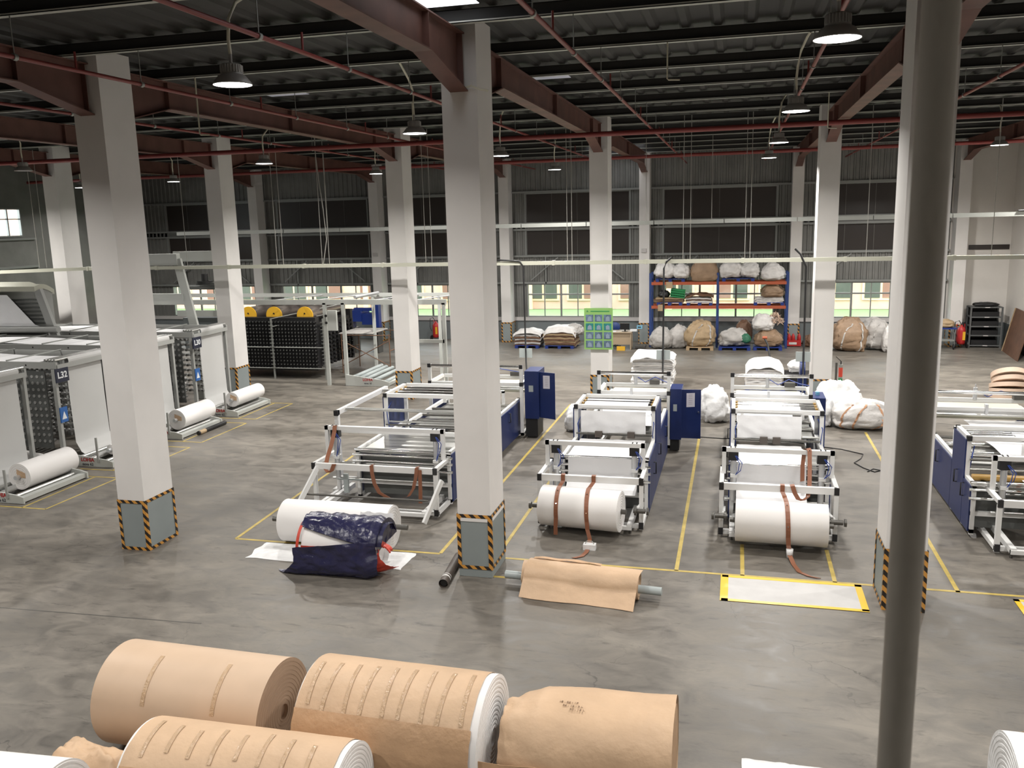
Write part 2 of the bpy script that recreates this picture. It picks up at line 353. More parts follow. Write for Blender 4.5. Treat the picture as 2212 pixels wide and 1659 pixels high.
for i in range(0, len(edges), 2): clad_wall('cladding_strip', edges[i], edges[i + 1], 1.12, WZ1 + .06, wb)
clad_wall('cladding_sheet', XL, 8.7, WZ1 + .06, 4.0, wb)
clad_wall('cladding_sheet', XL, 8.7, 6.95, ZR + .1, wb)
MB().box(XL, YB, 5.22, 8.7, YB + .1, 5.5).build('cladding_sheet', 'clad', wb)
for i in range(0, len(edges), 2): clad_wall('cladding_strip', edges[i], edges[i + 1], 4.0, 6.95, wb)
MB().box(8.7, YB - 0.02, 0.95, XR, YB + 0.15, ZR + .1).build('plaster_bay', 'wallwhite', wb)
MB().box(9.45, YB - 0.06, 4.02, 11.0, YB - 0.015, 4.22).build('wall_slot', 'darkvoid', wb)
for z in (2.72, 3.98, 5.22, 5.5, 6.95): MB().box(XL, YB - 0.16, z, 8.7, YB - 0.05, z + .09).build('wall_girt', 'girt', wb)
wn = 0
for (a, b) in bays:
    wn += 1
    wo = struct(MB().box(a, YB - .06, WZ0 - .06, b, YB + .02, WZ0).box(a, YB - .06, WZ1, b, YB + .02, WZ1 + .06).box(a - .06, YB - .06, WZ0 - .06, a, YB + .02, WZ1 + .06).box(b, YB - .06, WZ0 - .06, b + .06, YB + .02, WZ1 + .06).build('window_%d' % wn, 'girt'))
    for k in range(1, 6):
        x = a + (b - a) * k / 6; wd = .045 if k % 2 == 0 else .022
        MB().box(x - wd, YB - .05, WZ0, x + wd, YB + .01, WZ1).build('mullion', 'girt', wo)
    MB().box(a, YB - .055, 2.17, b, YB + .015, 2.24).build('transom', 'girt', wo)
    MB().box(a, YB - .022, WZ0, b, YB - .018, WZ1).build('pane', 'pane', wo)
    for (z0, z1) in ((4.08, 5.2), (5.6, 6.9)):
        wn += 1
        o = struct(MB().box(a - .1, YB - .07, z0, a - .03, YB + .02, z1).box(b + .03, YB - .07, z0, b + .1, YB + .02, z1).box(a - .1, YB - .07, z0 - .05, b + .1, YB + .02, z0).box(a - .1, YB - .07, z1, b + .1, YB + .02, z1 + .05).build('window_%d' % wn, 'girt'))
        MB().box(a - .05, YB + .02, z0 - .03, b + .05, YB + .05, z1 + .03).build('dark_shutter', 'darkvoid', o)
        for k in (1, 2, 3):
            x = a + (b - a) * k / 4; MB().box(x - .012, YB - .0, z0, x + .012, YB + .02, z1).build('mullion', 'darksteel', o)
# diagonal braces behind the girts
for (a, b) in bays:
    MB().bar((a + .2, YB - .2, 2.9), (a + 1.5, YB - .2, 3.95), .05).bar((b - .2, YB - .2, 2.9), (b - 1.5, YB - .2, 3.95), .05).bar((a + .9, YB - .13, 2.7), (a + .9, YB - .13, 3.98), .06).bar((b - .9, YB - .13, 2.7), (b - .9, YB - .13, 3.98), .08).build('wall_brace', 'girt', wb)
# right wall, left wall, wall behind the camera
wr = struct(MB().box(XR, YF, -.1, XR + .2, YB + .15, ZR + .2).build('wall_right', 'wallwhite'))
MB().box(XR - .02, YF, 0, XR + .01, YB, .95).build('dado_band', 'dado', wr)
wl = struct(MB().box(XL - .1, YF, -.1, XL, 28.0, ZR + .2).box(XL - .1, 28, -.1, XL, 32.3, 5.6).box(XL - .1, 28, 6.75, XL, 32.3, ZR + .2).box(XL - .1, 32.3, -.1, XL, YB + .15, ZR + .2).build('wall_left', 'clad'))
wn += 1
wo = struct(MB().box(XL - .08, 28, 5.55, XL + .05, 32.3, 5.62).box(XL - .08, 28, 6.73, XL + .05, 32.3, 6.8).box(XL - .08, 32.27, 5.6, XL + .05, 32.33, 6.75).build('window_%d' % wn, 'girt'))
for y in (29.4, 30.85, 31.6): MB().box(XL - .06, y - .03, 5.6, XL + .03, y + .03, 6.75).build('mullion', 'girt', wo)
MB().box(XL - .06, 28, 6.30, XL + .03, 32.3, 6.34).build('transom', 'girt', wo)
MB().box(XL - .03, 28, 5.6, XL - .026, 32.3, 6.75).build('pane', 'pane', wo)
MB().box(XL, 28, 5.42, XL + .12, 33, 5.5).box(XL, 22, 4.2, XL + .1, 33, 4.3).build('wall_girt', 'girt', wl)
struct(MB().box(XL, YF - .2, -.1, XR, YF, ZR + .2).build('wall_front', 'wallwhite'))

# outside: yard, neighbouring hall
yd = struct(MB().box(-75, YB + .15, -.3, 25, 75, -.02).build('trim_2', 'ground'))
nb = tag(MB().box(-44, 55, 0, 22, 55.4, 5.5).build('neighbouring_hall', 'neighbour'), 'cream neighbouring hall with framed windows seen outside the back windows', 'building')
x = -40.0; k = 0
while x < 14:
    f_ = MB().box(x, 54.9, .55, x + 2.1, 55, 1.95).build('window', 'nframe', nb)
    for j in (0, 1): MB().box(x + .14 + j * .98, 54.86, .68, x + .98 + j * .98, 54.905, 1.82).build('pane', ('nglass', 'nshut')[(k + j) % 2] if k % 3 else 'nglass', f_)
    x += 2.6 if k % 2 else 3.3; k += 1
for x in (-24.5, -16.0, -13.1, -4.2, 9.5): MB().box(x, 54.7, 0, x + .35, 55, 5.5).build('pilaster', 'nframe', nb)
hb = tag(MB().box(-52, 35, 0, -51.6, 62, 9.0).build('far_house', 'neighbour'), 'pale pinkish house wall seen outside the left wall window', 'building')
for y in (47, 50.5): MB().box(-51.6, y, 7.2, -51.5, y + 1.6, 7.9).build('window', 'nglass', hb)

# ------------------------------------------------------------------ mezzanine under the camera and its slim post
mz = struct(MB().box(-6, YF, 4.0, 5, 1.45, 4.2).build('trim_3', 'concrete_slab'))
pt = thing('slim_steel_post', 'dark blurred round steel post close to the viewer, in front of the right pillar', 'post', (0.249, 1.3, 4.2))
MB().cyl((0.249, 1.3, 4.2), (0.249, 1.3, ZR), .0235, 28, caps=False).build('tube', 'post', pt)
MB().cyl((0.249, 1.3, 4.2), (0.249, 1.3, 4.22), .05, 20).build('base_flange', 'post', pt)

# ------------------------------------------------------------------ pillars
def pillar(cx, y0, lab, wx=.58, wy=.85, gtop=.95, gbot=0.0, band=False, cat='pillar'):
    t = thing('pillar', lab, cat, (cx, y0 + wy / 2, 0))
    x0, x1, y1 = cx - wx / 2, cx + wx / 2, y0 + wy
    MB().box(x0 + .012, y0 + .012, 0, x1 - .012, y1 - .012, ZR).build('shaft', 'plaster', t)
    e = .004; b = .058
    MB().box(x0 + .006, y0 + .006, 0.005, x1 - .006, y1 - .006, gtop - .005).build('guard_panel', 'guard', t)
    g = MB()
    for z0, z1 in ((gbot, gbot + b), (gtop - b, gtop)): g.box(x0 - e, y0 - e, z0, x1 + e, y0, z1).box(x0 - e, y1, z0, x1 + e, y1 + e, z1).box(x0 - e, y0, z0, x0, y1, z1).box(x1, y0, z0, x1 + e, y1, z1)
    for xx in (x0, x1):
        for yy in (y0, y1):
            ex = e if xx == x1 else -e; ey = e if yy == y1 else -e
            ix = -b if xx == x1 else b; iy = -b if yy == y1 else b
            g.box(xx + ex * 1.5, yy, gbot, xx, yy + iy, gtop).box(xx, yy + ey * 1.5, gbot, xx + ix, yy, gtop)
    g.build('hazard_tape', 'hazard', t)
    if band: MB().box(x0 + .06, y0 - .004, gtop - .12, x1 - .06, y0 + .01, gtop - .065).box(x1 - .01, y0 + .06, gtop - .12, x1 + .004, y1 - .06, gtop - .065).build('white_strip', 'plaster', t)
    return t
names1 = {1: None}
pillar(CX[2], 12.92, 'large white pillar at the left front, a red stand tucked behind its striped guard')
pm = pillar(CX[3], 12.92, 'large white pillar in the middle front, its guard panel on small black castors', gtop=1.08, gbot=.14, band=True)
for sx in (-1, 1): MB().box(CX[3] + sx * .24 - .03, 12.93, 0, CX[3] + sx * .24 + .03, 12.99, .12).build('castor', 'black', pm)
pillar(CX[4], 12.92, 'large white pillar at the right front, half hidden by the blurred post')
pillar(CX[0], 26.49, 'far left white pillar lit brightly by the lamp beside it, second row')
pillar(CX[1], 26.49, 'second row white pillar between the looms and the black bobbin rack')
pillar(CX[2], 26.49, 'second row white pillar behind the leftmost white bag machine')
pillar(CX[3], 26.49, 'second row white pillar carrying the green photo board')
pillar(CX[4], 26.49, 'second row white pillar beside the heap of strapped white bags')
pillar(CX[5], 26.49, 'second row pillar furthest right, mostly hidden behind the front right pillar')
wl_lab = ['back wall pillar furthest left, left of the tall machine gantry', 'back wall pillar above the black bobbin rack', 'back wall pillar left of the covered stacks by the window',
          'back wall pillar at the left end of the pallet rack', 'back wall pillar at the right end of the pallet rack', 'back wall pillar at the far right beside the plastered wall']
pillar(CX[0], 39.9, 'back wall pillar in the far left corner bay', wx=.49, wy=.75)
for i, l in zip((1, 2, 3, 4, 5), wl_lab[1:]): pillar(CX[i], 39.9, l, wx=.49, wy=.75)

# ------------------------------------------------------------------ roof steel
raft_lab = ['rust red roof beam over the far left pillar line', 'rust red roof beam over the looms, second pillar line from the left', 'rust red roof beam over the left front pillar',
            'rust red roof beam running over the middle pillar', 'rust red roof beam running over the right front pillar', 'rust red roof beam at the far right by the white wall']
for cx, lab in zip(CX, raft_lab):
    t = thing('roof_beam', lab, 'beam', (cx, YF, 8.0))
    prof = [(YF, 8.02)]
    for yc in (13.35, 26.9, 40.3): prof += [(yc - 1.95, 8.0), (yc - .42, 7.68), (yc, 7.68), (yc + .42, 7.68), (yc + 1.7, 8.0)]
    prof = [p for p in prof if p[0] < 40.5]
    MB().add([(cx, y, z) for y, z in prof] + [(cx, y, 8.5) for y, z in prof] + [(cx + .012, y, z) for y, z in prof] + [(cx + .012, y, 8.5) for y, z in prof],
             [f for i in range(len(prof) - 1) for n in (len(prof),) for f in ((i, i + 1, n + i + 1, n + i), (2 * n + i, 3 * n + i, 3 * n + i + 1, 2 * n + i + 1))]).build('web_plate', 'oxide', t)
    f = MB()
    for (ya, za), (yb, zb) in zip(prof, prof[1:]): f.bar((cx, ya, za), (cx, yb, zb), .28, .02)
    f.build('bottom_flange', 'oxide', t); MB().box(cx - .11, YF, 8.48, cx + .11, 40.5, 8.5).build('top_flange', 'oxide', t)
    s_ = MB()
    for yc in (13.35, 26.9):
        for d in (-1.95, -.5, .5, 1.7, 6.5): s_.box(cx - .1, yc + d - .006, 8.0 if abs(d) > 1 else 7.7, cx + .1, yc + d + .006, 8.48)
    s_.build('stiffener', 'oxide', t)
for k in range(-2, 14):
    y = 7.32 + 2.5 * k
    if y < 2 or y > 40.4: continue
    t = thing('purlin', 'grey steel purlin running crosswise under the dark roof sheets', 'purlin', (-10, y, 8.5), 'purlins under the roof')
    MB().box(XL + .02, y, 8.5, XR - .02, y + .105, 8.512).box(XL + .02, y, 8.5, XR - .02, y + .006, 8.53).build('flange', 'purlinf', t)
    MB().box(XL + .02, y + .078, 8.512, XR - .02, y + .085, 8.70).box(XL + .02, y + .078, 8.69, XR - .02, y + .15, 8.70).build('web_plate', 'roofm', t)  # web takes the dark roof colour, its shade is put into the colour
# sprinkler pipes
pipes = [(-12.5, 'red sprinkler pipe running away over the looms'), (-9.05, 'red sprinkler pipe running past the left front pillar'), (-5.55, 'red sprinkler pipe running to the middle pillar from the left'),
         (-2.22, 'red sprinkler pipe right of the middle pillar'), (1.08, 'red sprinkler pipe passing behind the big bright lamp'), (4.33, 'red sprinkler pipe at the right edge beyond the post')]
for X, lab in pipes:
    t = thing('sprinkler_pipe', lab, 'pipe', (X, 0, 8.0))
    MB().cyl((X, -4, 8.0), (X, 40, 8.0), .030, 10).build('pipe', 'pipe', t)
    for i in range(13):
        y = 5.0 + i * 2.5 + .04
        MB().cyl((X, y + 2.3, 8.0), (X, y + 2.3, 8.5), .008, 5).cyl((X, y + 2.27, 8.0), (X, y + 2.33, 8.0), .045, 8).build('hanger', 'galv', t)
        if i % 2 == 0: MB().cyl((X, y + .9, 8.0), (X, y + .9, 8.25), .016, 6).build('sprinkler_head', 'pipe', t)
for Y, z, lab in ((23.3, 7.9, 'thick red main pipe crossing the hall above the second pillar row'), (33.0, 7.9, 'thick red main pipe crossing the hall near the back wall')):
    tag(MB().cyl((XL, Y, z), (XR, Y, z), .065, 12).build('main_pipe', 'pipe'), lab, 'pipe')

# ------------------------------------------------------------------ high bay lamps
def lamp(x, y, z, lab, lit=True, d=.22, pw=1.0):
    t = thing('high_bay_lamp', lab, 'lamp', (x, y, z), 'high bay lamps')
    MB().lathe([(.0, .235), (.105, .23), (.12, .21), (.12, .13), (.13, .11), (.15, .09), (d, .0), (d + .006, .0), (d + .004, .012), (.155, .10), (.0, .17)], (x, y, z), n=28).build('reflector', 'lampbody', t)
    f = MB()
    for k in range(24):
        a = 2 * PI * k / 24; f.bar((x + .118 * math.cos(a), y + .118 * math.sin(a), z + .135), (x + .118 * math.cos(a), y + .118 * math.sin(a), z + .215), .008, .03)
    f.build('cooling_fins', 'lampbody', t)
    MB().lathe([(0, .0), (d * .6, .0), (d - .004, .006), (d - .004, .014), (0, .014)], (x, y, z - .004), n=28).build('lens', 'lens' if lit else 'lensoff', t)
    MB().cyl((x, y, z + .23), (x, y, z + .36), .018, 8).build('hook', 'lampbody', t)
    yp = 7.32 + 2.5 * round((y - 7.32) / 2.5) + .04; MB().tube([(x, y, z + .34), (x - .01, y, z + .5), (x + .01, y, z + .72), (x + .04, y + (yp - y) * .3, z + .92), (x + .1, y + (yp - y) * .75, z + 1.05), (x + .14, yp, z + 1.105)], .02, 7).build('conduit', 'cream', t)
    if lit:
        ld = bpy.data.lights.new('lamp_light', 'AREA'); ld.shape = 'DISK'; ld.size = d * 1.8; ld.energy = LAMP_W * pw; ld.color = LAMP_COL; ld.spread = math.radians(158)
        lo = bpy.data.objects.new('lamp_light', ld); COL.objects.link(lo); lo.location = (0, 0, -.02); lo.parent = t
    return t
lamps = [(-5.70, 9.43, 'lit lamp hanging at upper left in front of the second pipe'), (-5.87, 15.85, 'lit lamp just left of the middle pillar top'), (-6.0, 22.5, 'lit lamp just right of the middle pillar, beyond it'),
         (-6.1, 30.0, 'small lit lamp near the back wall between the middle and the board pillar'), (-12.25, 21.5, 'lit lamp between the left front pillar and the middle one, over the looms'), (-11.9, 28.2, 'small far lit lamp beside the pillar behind the left machine'),
         (.88, 9.26, 'largest lit lamp at the upper right near the blurred post'), (.88, 15.5, 'lit lamp second in the right hand row'), (.9, 22.2, 'lit lamp third in the right hand row'), (.87, 28.2, 'small lit lamp last in the right hand row'),
         (6.75, 26.6, 'lit lamp at the far right by the white wall')]
for x, y, l in lamps: lamp(x, y, 7.40, l, pw=.92 if y < 20 else 1.8 if y < 26 else 2.1)
lamp(-18.75, 20.2, 7.40, 'unlit lamp at the far left beside the bright pillar', lit=False)
for x, y in ((-19.6, 28.0), (-25.4, 22.6), (-12.3, 9.3), (-12.3, 3.0), (-5.8, 3.0), (.9, 3.0), (6.9, 9.4), (6.9, 16.0), (6.9, 3.0), (-19.0, 9.4), (-24.8, 29.5), (-19.2, 14.6)):
    l = lamp(x, y, 7.40, 'high bay lamp outside the picture edge', pw=2.2 if x < -25 else 1.0)
for x, y, lab in ((9.75, 31.0, 'added fill lamp just beyond the right picture edge by the white wall'), (6.0, 34.7, 'added fill lamp hidden behind the front right pillar'), (-11.15, 34.7, 'added fill lamp hidden behind the middle pillar'), (-5.3, 34.7, 'added fill lamp hidden behind the pillar with the photo board'), (-26.8, 34.7, 'added fill lamp hidden behind the left front pillar')):  # unseen lamps, added to brighten the back floor and right wall
    lamp(x, y, 7.40, lab, pw=1.9 if x > 5 else 1.1)

# ------------------------------------------------------------------ cable trays with droppers
TY, TZ = 25.6, 4.48
t = thing('cable_tray', 'long pale cable tray hanging in front of the second pillar row', 'cable tray', (-8, TY, TZ))
for i in range(12):
    x0 = -21.6 + i * 2.72
    MB().box(x0, TY - .06, TZ - .06, x0 + 2.68, TY + .06, TZ + .05).build('tray_length', 'trayw', t)
    MB().box(x0 - .04, TY - .07, TZ - .075, x0 + .04, TY + .07, TZ + .065).build('joint', 'trayw', t)
MB().bar((-21.6, TY, TZ), (-25.5, 24.7, 4.42), .12, .11).build('tray_length', 'trayw', t)
def rod(x, y, z0, z1=8.5, lab='thin pale drop wire holding the cable tray from the roof'):
    return tag(MB().cyl((x, y, z0), (x, y, z1), .010, 6).build('drop_rod', 'wire'), lab, 'rod', 'drop rods of the cable trays')
for x in (-14.39, -14.17, -12.8, -12.55, -9.3, -9.1, -4.86, -4.72, -1.5, -1.3, .21, .35, 3.41, -17.7, -23.6, -23.3, 6.5): rod(x, TY, TZ + .05)
t = thing('cable_tray', 'upper pale cable tray crossing in front of the back wall windows', 'cable tray', (-8, 32, 5.52))
for i in range(13): MB().box(-22.5 + i * 2.45, 32.0, 5.46, -20.08 + i * 2.45, 32.16, 5.6).build('tray_length', 'galv', t)
for x in (-21, -15.7, -9.4, -3.2, -.9, 2.6, 5.4): rod(x, 32.08, 5.6, lab='thin pale drop wire holding the upper cable tray')
tag(MB().tube([(8.8, 31.95, 5.64), (9.3, 31.95, 5.65), (9.6, 31.95, 5.6), (9.9, 31.95, 4.9), (10.3, 31.95, 4.3), (10.9, 31.9, 4.1)], .03, 7).build('cable', 'black'), 'black cable drooping from the upper tray at the far right', 'cable')
YC = TY - .10
tag(MB().tube([(-7.3, YC, TZ + .06), (-6.9, YC, TZ + .1), (-6.3, YC, TZ + .06), (-6.19, YC, TZ - .1), (-6.18, YC, 3.0), (-6.17, YC, 1.5), (-6.0, 24.9, 1.1), (-5.9, 24.4, .9)], .026, 7).build('cable', 'black'), 'black power cable dropping to the cabinet of the leftmost bag machine', 'cable')
tag(MB().tube([(-1.8, YC, TZ + .12), (-1.95, YC, TZ), (-2.03, YC, TZ - .2), (-2.03, YC, 3.0), (-2.04, YC, 1.4), (-2.0, 25.0, .95), (-1.8, 24.4, .9)], .028, 7).build('cable', 'black'), 'black power cable dropping to the bag machine with the open cabinet', 'cable')
tag(MB().tube([(1.55, YC, TZ + .3), (1.7, YC, TZ + .15), (1.86, YC, TZ - .2), (1.87, YC, 3.0), (1.88, YC, 1.4), (1.85, 25.0, .9), (1.8, 24.4, .6)], .028, 7).build('cable', 'black'), 'black power cable dropping to the right middle bag machine', 'cable')
for x, lab in ((-6.18, 'pale grey plate on the cable in front of the covered stacks'), (-2.03, 'pale grey plate on the cable above the stacked white sheets'), (1.87, 'pale grey plate on the cable beside the second row pillar')):
    tag(MB().box(x - .2, YC + .02, 1.62, x + .2, YC + .05, 1.90).build('cable_plate', 'pvc'), lab, 'plate')
tag(MB().tube([(-12.75, 25.55, 8.5), (-12.75, 25.5, 8.0), (-12.68, 25.5, 7.0), (-12.6, 25.5, 6.2), (-12.55, 25.5, 5.3), (-12.7, 25.55, 4.7), (-12.75, 25.56, TZ + .05)], .014, 6).build('cable', 'wire'), 'thin pale wire looping down to the tray left of the middle pillar', 'cable')
tag(MB().tube([(-3.6, 12.9, 7.66), (-3.72, 12.86, 7.68), (-3.85, 12.86, 7.74), (-4.0, 12.86, 7.7), (-4.12, 12.86, 7.74), (-4.25, 12.86, 7.9)], .016, 6).build('cable', 'cream'), 'pale cable stapled around the top of the middle pillar', 'cable')
def dropper(x, y, z0, lab):
    tag(MB().tube([(x, y, 8.5), (x, y, z0), (x + .02, y, z0 - .02), (x + .2, y, z0 - .03)], .014, 6).build('conduit_pipe', 'cream'), lab, 'conduit')
dropper(-1.15, 14.85, 7.95, 'short cream conduit stub below the purlin at top centre'); dropper(-9.75, 14.86, 7.5, 'cream conduit beside the left front pillar top')
dropper(2.0, 22.4, 7.72, 'cream conduit elbow at the right roof beam'); dropper(-7.4, 19.9, 7.9, 'cream conduit stub below a purlin left of the middle pillar')

# ------------------------------------------------------------------ bag making machines
W = 'mwhite'
def strap(lab, pts, wdir=(1, 0, 0), wd=.075):
    o = tag(MB().ribbon(pts, wdir, wd, .008).build('leather_strap', 'leather'), lab, 'strap')
    if len(pts) > 12:
        for k in (len(pts) // 3, len(pts) // 3 * 2 - 1):
            p = Vector(pts[k]); d = (Vector(pts[k + 1]) - Vector(pts[k - 1])).normalized(); n_ = d.cross(Vector(wdir)).normalized()
            if n_.y > 0: n_ = -n_
            MB().cyl(p, p + n_ * .012, .011, 8).build('rivet', 'chrome', o)
    return o
def handle(x, y, z, parent, sx):
    MB().tube([(x, y, z - .12), (x + sx * .05, y, z - .12), (x + sx * .05, y, z + .12), (x, y, z + .12)], .013, 6).build('handle', 'black', parent)
def machine(lab, u0, u1, b0, b1, zc=1.03, gz=1.53, zt=1.9, ty=(17.75, 18.95), lz=1.2, lz2=1.2, l2=20.9, ry=(21.2, 22.2), rz=2.02, web=None, arms=True, bigposts=False, blueL=True, blueR=True, rx=None):
    t = thing('bag_machine', lab, 'machine', ((u0 + u1) / 2, 18, 0))
    Y = 15.50; s = .075
    # unwind stand
    f = MB()
    for x in (u0, u1):
        sx = -1 if x == u0 else 1
        f.box(x - s / 2, Y, .04, x + s / 2, Y + s, zc - .09).box(x - s / 2, Y, zc - .07, x + s / 2, Y + 1.15, zc)
        f.box(x - s / 2, Y + 1.07, .04, x + s / 2, Y + 1.15, zc).box(x - s / 2, Y, .06, x + s / 2, Y + 1.5, .14)
    f.box(u0, Y - .01, zc - .12, u1, Y + s - .01, zc)
    f.box(u0, Y + 1.07, .35, u1, Y + 1.13, .43).box(u0, Y + .02, .06, u1, Y + .09, .14).box(u0 + .15, Y - .2, .10, u0 + .24, Y + 1.4, .2).box(u1 - .24, Y - .2, .10, u1 - .15, Y + 1.4, .2).box(u0 + .15, Y - .22, .1, u1 - .15, Y - .15, .17)
    f.build('unwind_frame', W, t)
    for x in (u0, u1):
        for z in (zc - .06, .12): MB().box(x - .042, Y - .016, z - .065, x + .042, Y + .02, z + .065).build('end_cap', 'blackcap', t)
    for x in (u0 + .19, u1 - .19): MB().cyl((x, Y - .1, 0), (x, Y - .1, .1), .025, 8).build('foot', 'darksteel', t)
    # gantry with two air cylinders
    g = MB()
    for x in (u0 + .03, u1 - .03): g.box(x - s / 2, Y + .6, zc, x + s / 2, Y + .6 + s, gz)
    g.box(u0 - .01, Y + .6, gz - .08, u1 + .01, Y + .7, gz); g.build('gantry', W, t)
    for x in (u0 + .2, u1 - .2):
        c = MB().cyl((x, Y + .68, .5), (x, Y + .68, gz - .22), .055, 14).build('air_cylinder', 'alu', t)
        MB().box(x - .09, Y + .62, gz - .25, x + .09, Y + .76, gz - .09).build('valve_block', 'blackcap', c)
        MB().box(x - .05, Y + .60, .96, x + .07, Y + .78, 1.02).build('clamp_plate', 'mwhite', c)
        for j in range(2):
            q = [(x + .03 + .02 * j, Y + .6, gz - .15), (x + .11 + .05 * j, Y + .56, gz - .28), (x + .09 + .04 * j, Y + .56, gz - .42), (x + .04, Y + .58, 1.02)]
            MB().tube(q, .008, 5).build('air_hose', 'hose', t)
    for k in range(2):
        for x in (u0 + .15, u0 + .23, u1 - .15, u1 - .23): MB().cyl((x, Y + .62 + .05 * k, gz), (x, Y + .62 + .05 * k, gz + .015), .012, 6).build('bolt', 'black', t)
    if arms:
        for x, sg in ((u0, 1), (u1, -1)):
            MB().bar((x + sg * .05, Y + .9, .25), (x + sg * .05, Y - .2, .50), .05, .09).build('unwind_arm', W, t)
            MB().cyl((x - sg * .10, Y - .2, .477), (x + sg * .12, Y - .2, .477), .045, 12).cyl((x - sg * .16, Y - .2, .477), (x - sg * .12, Y - .2, .477), .07, 10).cyl((x + sg * .06, Y - .2, .477), (x + sg * .1, Y - .2, .477), .085, 12).build('chuck', 'darksteel', t)
    for z, yy, r in ((.78, Y + .95, .03), (.50, Y + .75, .025), (.62, Y + 1.0, .02)): MB().cyl((u0 + .05, yy, z), (u1 - .05, yy, z), r, 12).build('roller', 'steel', t)
    # low front table
    y0 = 16.28; y1 = ty[0]
    fr = MB()
    for x in (b0, b1 - .07): fr.box(x, y0, lz - .08, x + .07, y1, lz).box(x, y0, .05, x + .07, y0 + .07, lz).box(x, y0, .08, x + .07, l2, .15)
    fr.box(b0, y0 + .02, .4, b1, y0 + .08, .48); fr.build('table_frame', W, t)
    MB().box(b0 + .08, y0 + .05, lz - .10, b1 - .08, y1 - .1, lz - .05).build('table_top', 'steel', t)
    MB().box(b0 + .08, y0 + .15, .15, b1 - .08, y0 + .18, .95).build('dark_inner_panel', 'loomdark', t)
    for z in (1.03, .90, .74): MB().cyl((b0 - .05, y0 - .03, z), (b1 + .05, y0 - .03, z), .028, 12).build('roller', 'chrome', t)
    MB().cyl((b0 - .02, y0, lz - .02), (b1 + .02, y0, lz - .02), .03, 12).build('roller', 'chrome', t)
    for x, on, sg in ((b0 - .012, blueL, -1), (b1 + .012, blueR, 1)):
        if not on: continue
        p = MB().box(x - .012, y0 + .05, .10, x + .012, y1 - .02, lz - .06).build('side_panel', 'blue', t); handle(x + sg * .012, (y0 + y1) / 2 + .2, .75, p, sg)
        p = MB().box(x - .012, ty[0], .10, x + .012, ty[1], zt - .07).build('side_panel', 'blue', t); handle(x + sg * .012, (ty[0] + ty[1]) / 2, .85, p, sg)
        p = MB().box(x - .012, ty[1] + .02, .10, x + .012, l2, lz2 - .06).build('side_panel', 'blue', t); handle(x + sg * .012, (ty[1] + l2) / 2 + .2, .8, p, sg)
    # tower
    tw = MB()
    for x in (b0, b1 - .075):
        for y in (ty[0], ty[1] - .075): tw.box(x, y, .05, x + .075, y + .075, zt)
        tw.box(x, ty[0], zt - .075, x + .075, ty[1], zt).box(x, ty[0] - .02, lz - .12, x + .075, ty[1], lz - .04)
    tw.box(b0, ty[0], zt - .085, b1, ty[0] + .07, zt).box(b0, ty[1] - .07, zt - .075, b1, ty[1], zt).box(b0, ty[0], lz - .2, b1, ty[0] + .05, lz - .13)
    tw.build('tower_frame', W, t)
    for x in (b0 + .037, b1 - .037): MB().box(x - .043, ty[0] - .015, zt - .09, x + .043, ty[0] + .02, zt + .004).build('end_cap', 'blackcap', t)
    for k in range(4):
        y = ty[0] + .28 + k * (ty[1] - ty[0] - .45) / 3
        MB().cyl((b0 + .08, y, zt - .10), (b1 - .08, y, zt - .10), .045, 14).build('roller', 'chrome', t)
        for x in (b0 + .08, b1 - .13): MB().box(x, y - .04, zt - .14, x + .05, y + .04, zt - .05).build('bearing_block', 'amber', t)
    for z in (.95, 1.07, 1.25, 1.33): MB().cyl((b0 + .05, ty[0] + .12 if z > 1 else ty[0] - .1, z), (b1 - .05, ty[0] + .12 if z > 1 else ty[0] - .1, z), .022, 10).build('roller', 'steel', t)
    MB().cyl((b0 + .05, ty[0] - .06, 1.30), (b1 - .05, ty[0] - .06, 1.30), .016, 8).build('weight_bar', 'darksteel', t)
    MB().tube([(b1 - .1, ty[0] + .2, zt - .2), (b1 - .02, ty[0] - .04, zt - .35), (b1 - .05, ty[0] - .02, 1.3), (b1 - .03, ty[0] + .1, 1.0)], .010, 6).build('air_hose', 'hose', t)
    MB().tube([(b0 + .15, ty[0] + .1, zt - .2), (b0 + .08, ty[0] - .04, zt - .4), (b0 + .1, ty[0] - .02, 1.35), (b0 + .08, ty[0] + .1, 1.0)], .010, 6).build('air_hose', 'hose', t)
    # second low section
    lo = MB()
    for x in (b0, b1 - .07): lo.box(x, ty[1], lz2 - .08, x + .07, l2, lz2).box(x, l2 - .07, .05, x + .07, l2, lz2)
    lo.box(b0, l2 - .07, lz2 - .3, b1, l2, lz2 - .22).box(b0 + .2, l2 - .9, lz2, b0 + .27, l2 - .83, lz2 + .35).box(b1 - .27, l2 - .9, lz2, b1 - .2, l2 - .83, lz2 + .35).box(b0 + .2, l2 - .9, lz2 + .3, b1 - .2, l2 - .83, lz2 + .36)
    lo.build('feed_frame', W, t)
    MB().box(b0 + .08, ty[1] + .1, lz2 - .2, b1 - .08, l2 - .1, lz2 - .16).build('feed_table', 'steel', t)
    for k in range(5): MB().cyl((b0 + .05, ty[1] + .25 + k * .36, lz2 - .05 - .03 * (k % 2)), (b1 - .05, ty[1] + .25 + k * .36, lz2 - .05 - .03 * (k % 2)), .03, 10).build('roller', 'chrome' if k % 2 else 'darksteel', t)
    # rear frame
    r0, r1 = rx or (b0, b1 + .02); rr = MB(); ya, yb = ry
    for x in (r0, r1): rr.box(x - .04, ya, .1, x + .04, ya + .08, rz).box(x - .04, ya, 1.45, x + .04, yb, 1.53).box(x - .04, yb, .1, x + .04, yb + .07, 1.53).box(x - .04, ya, .1, x + .04, yb + 1.6, .18)
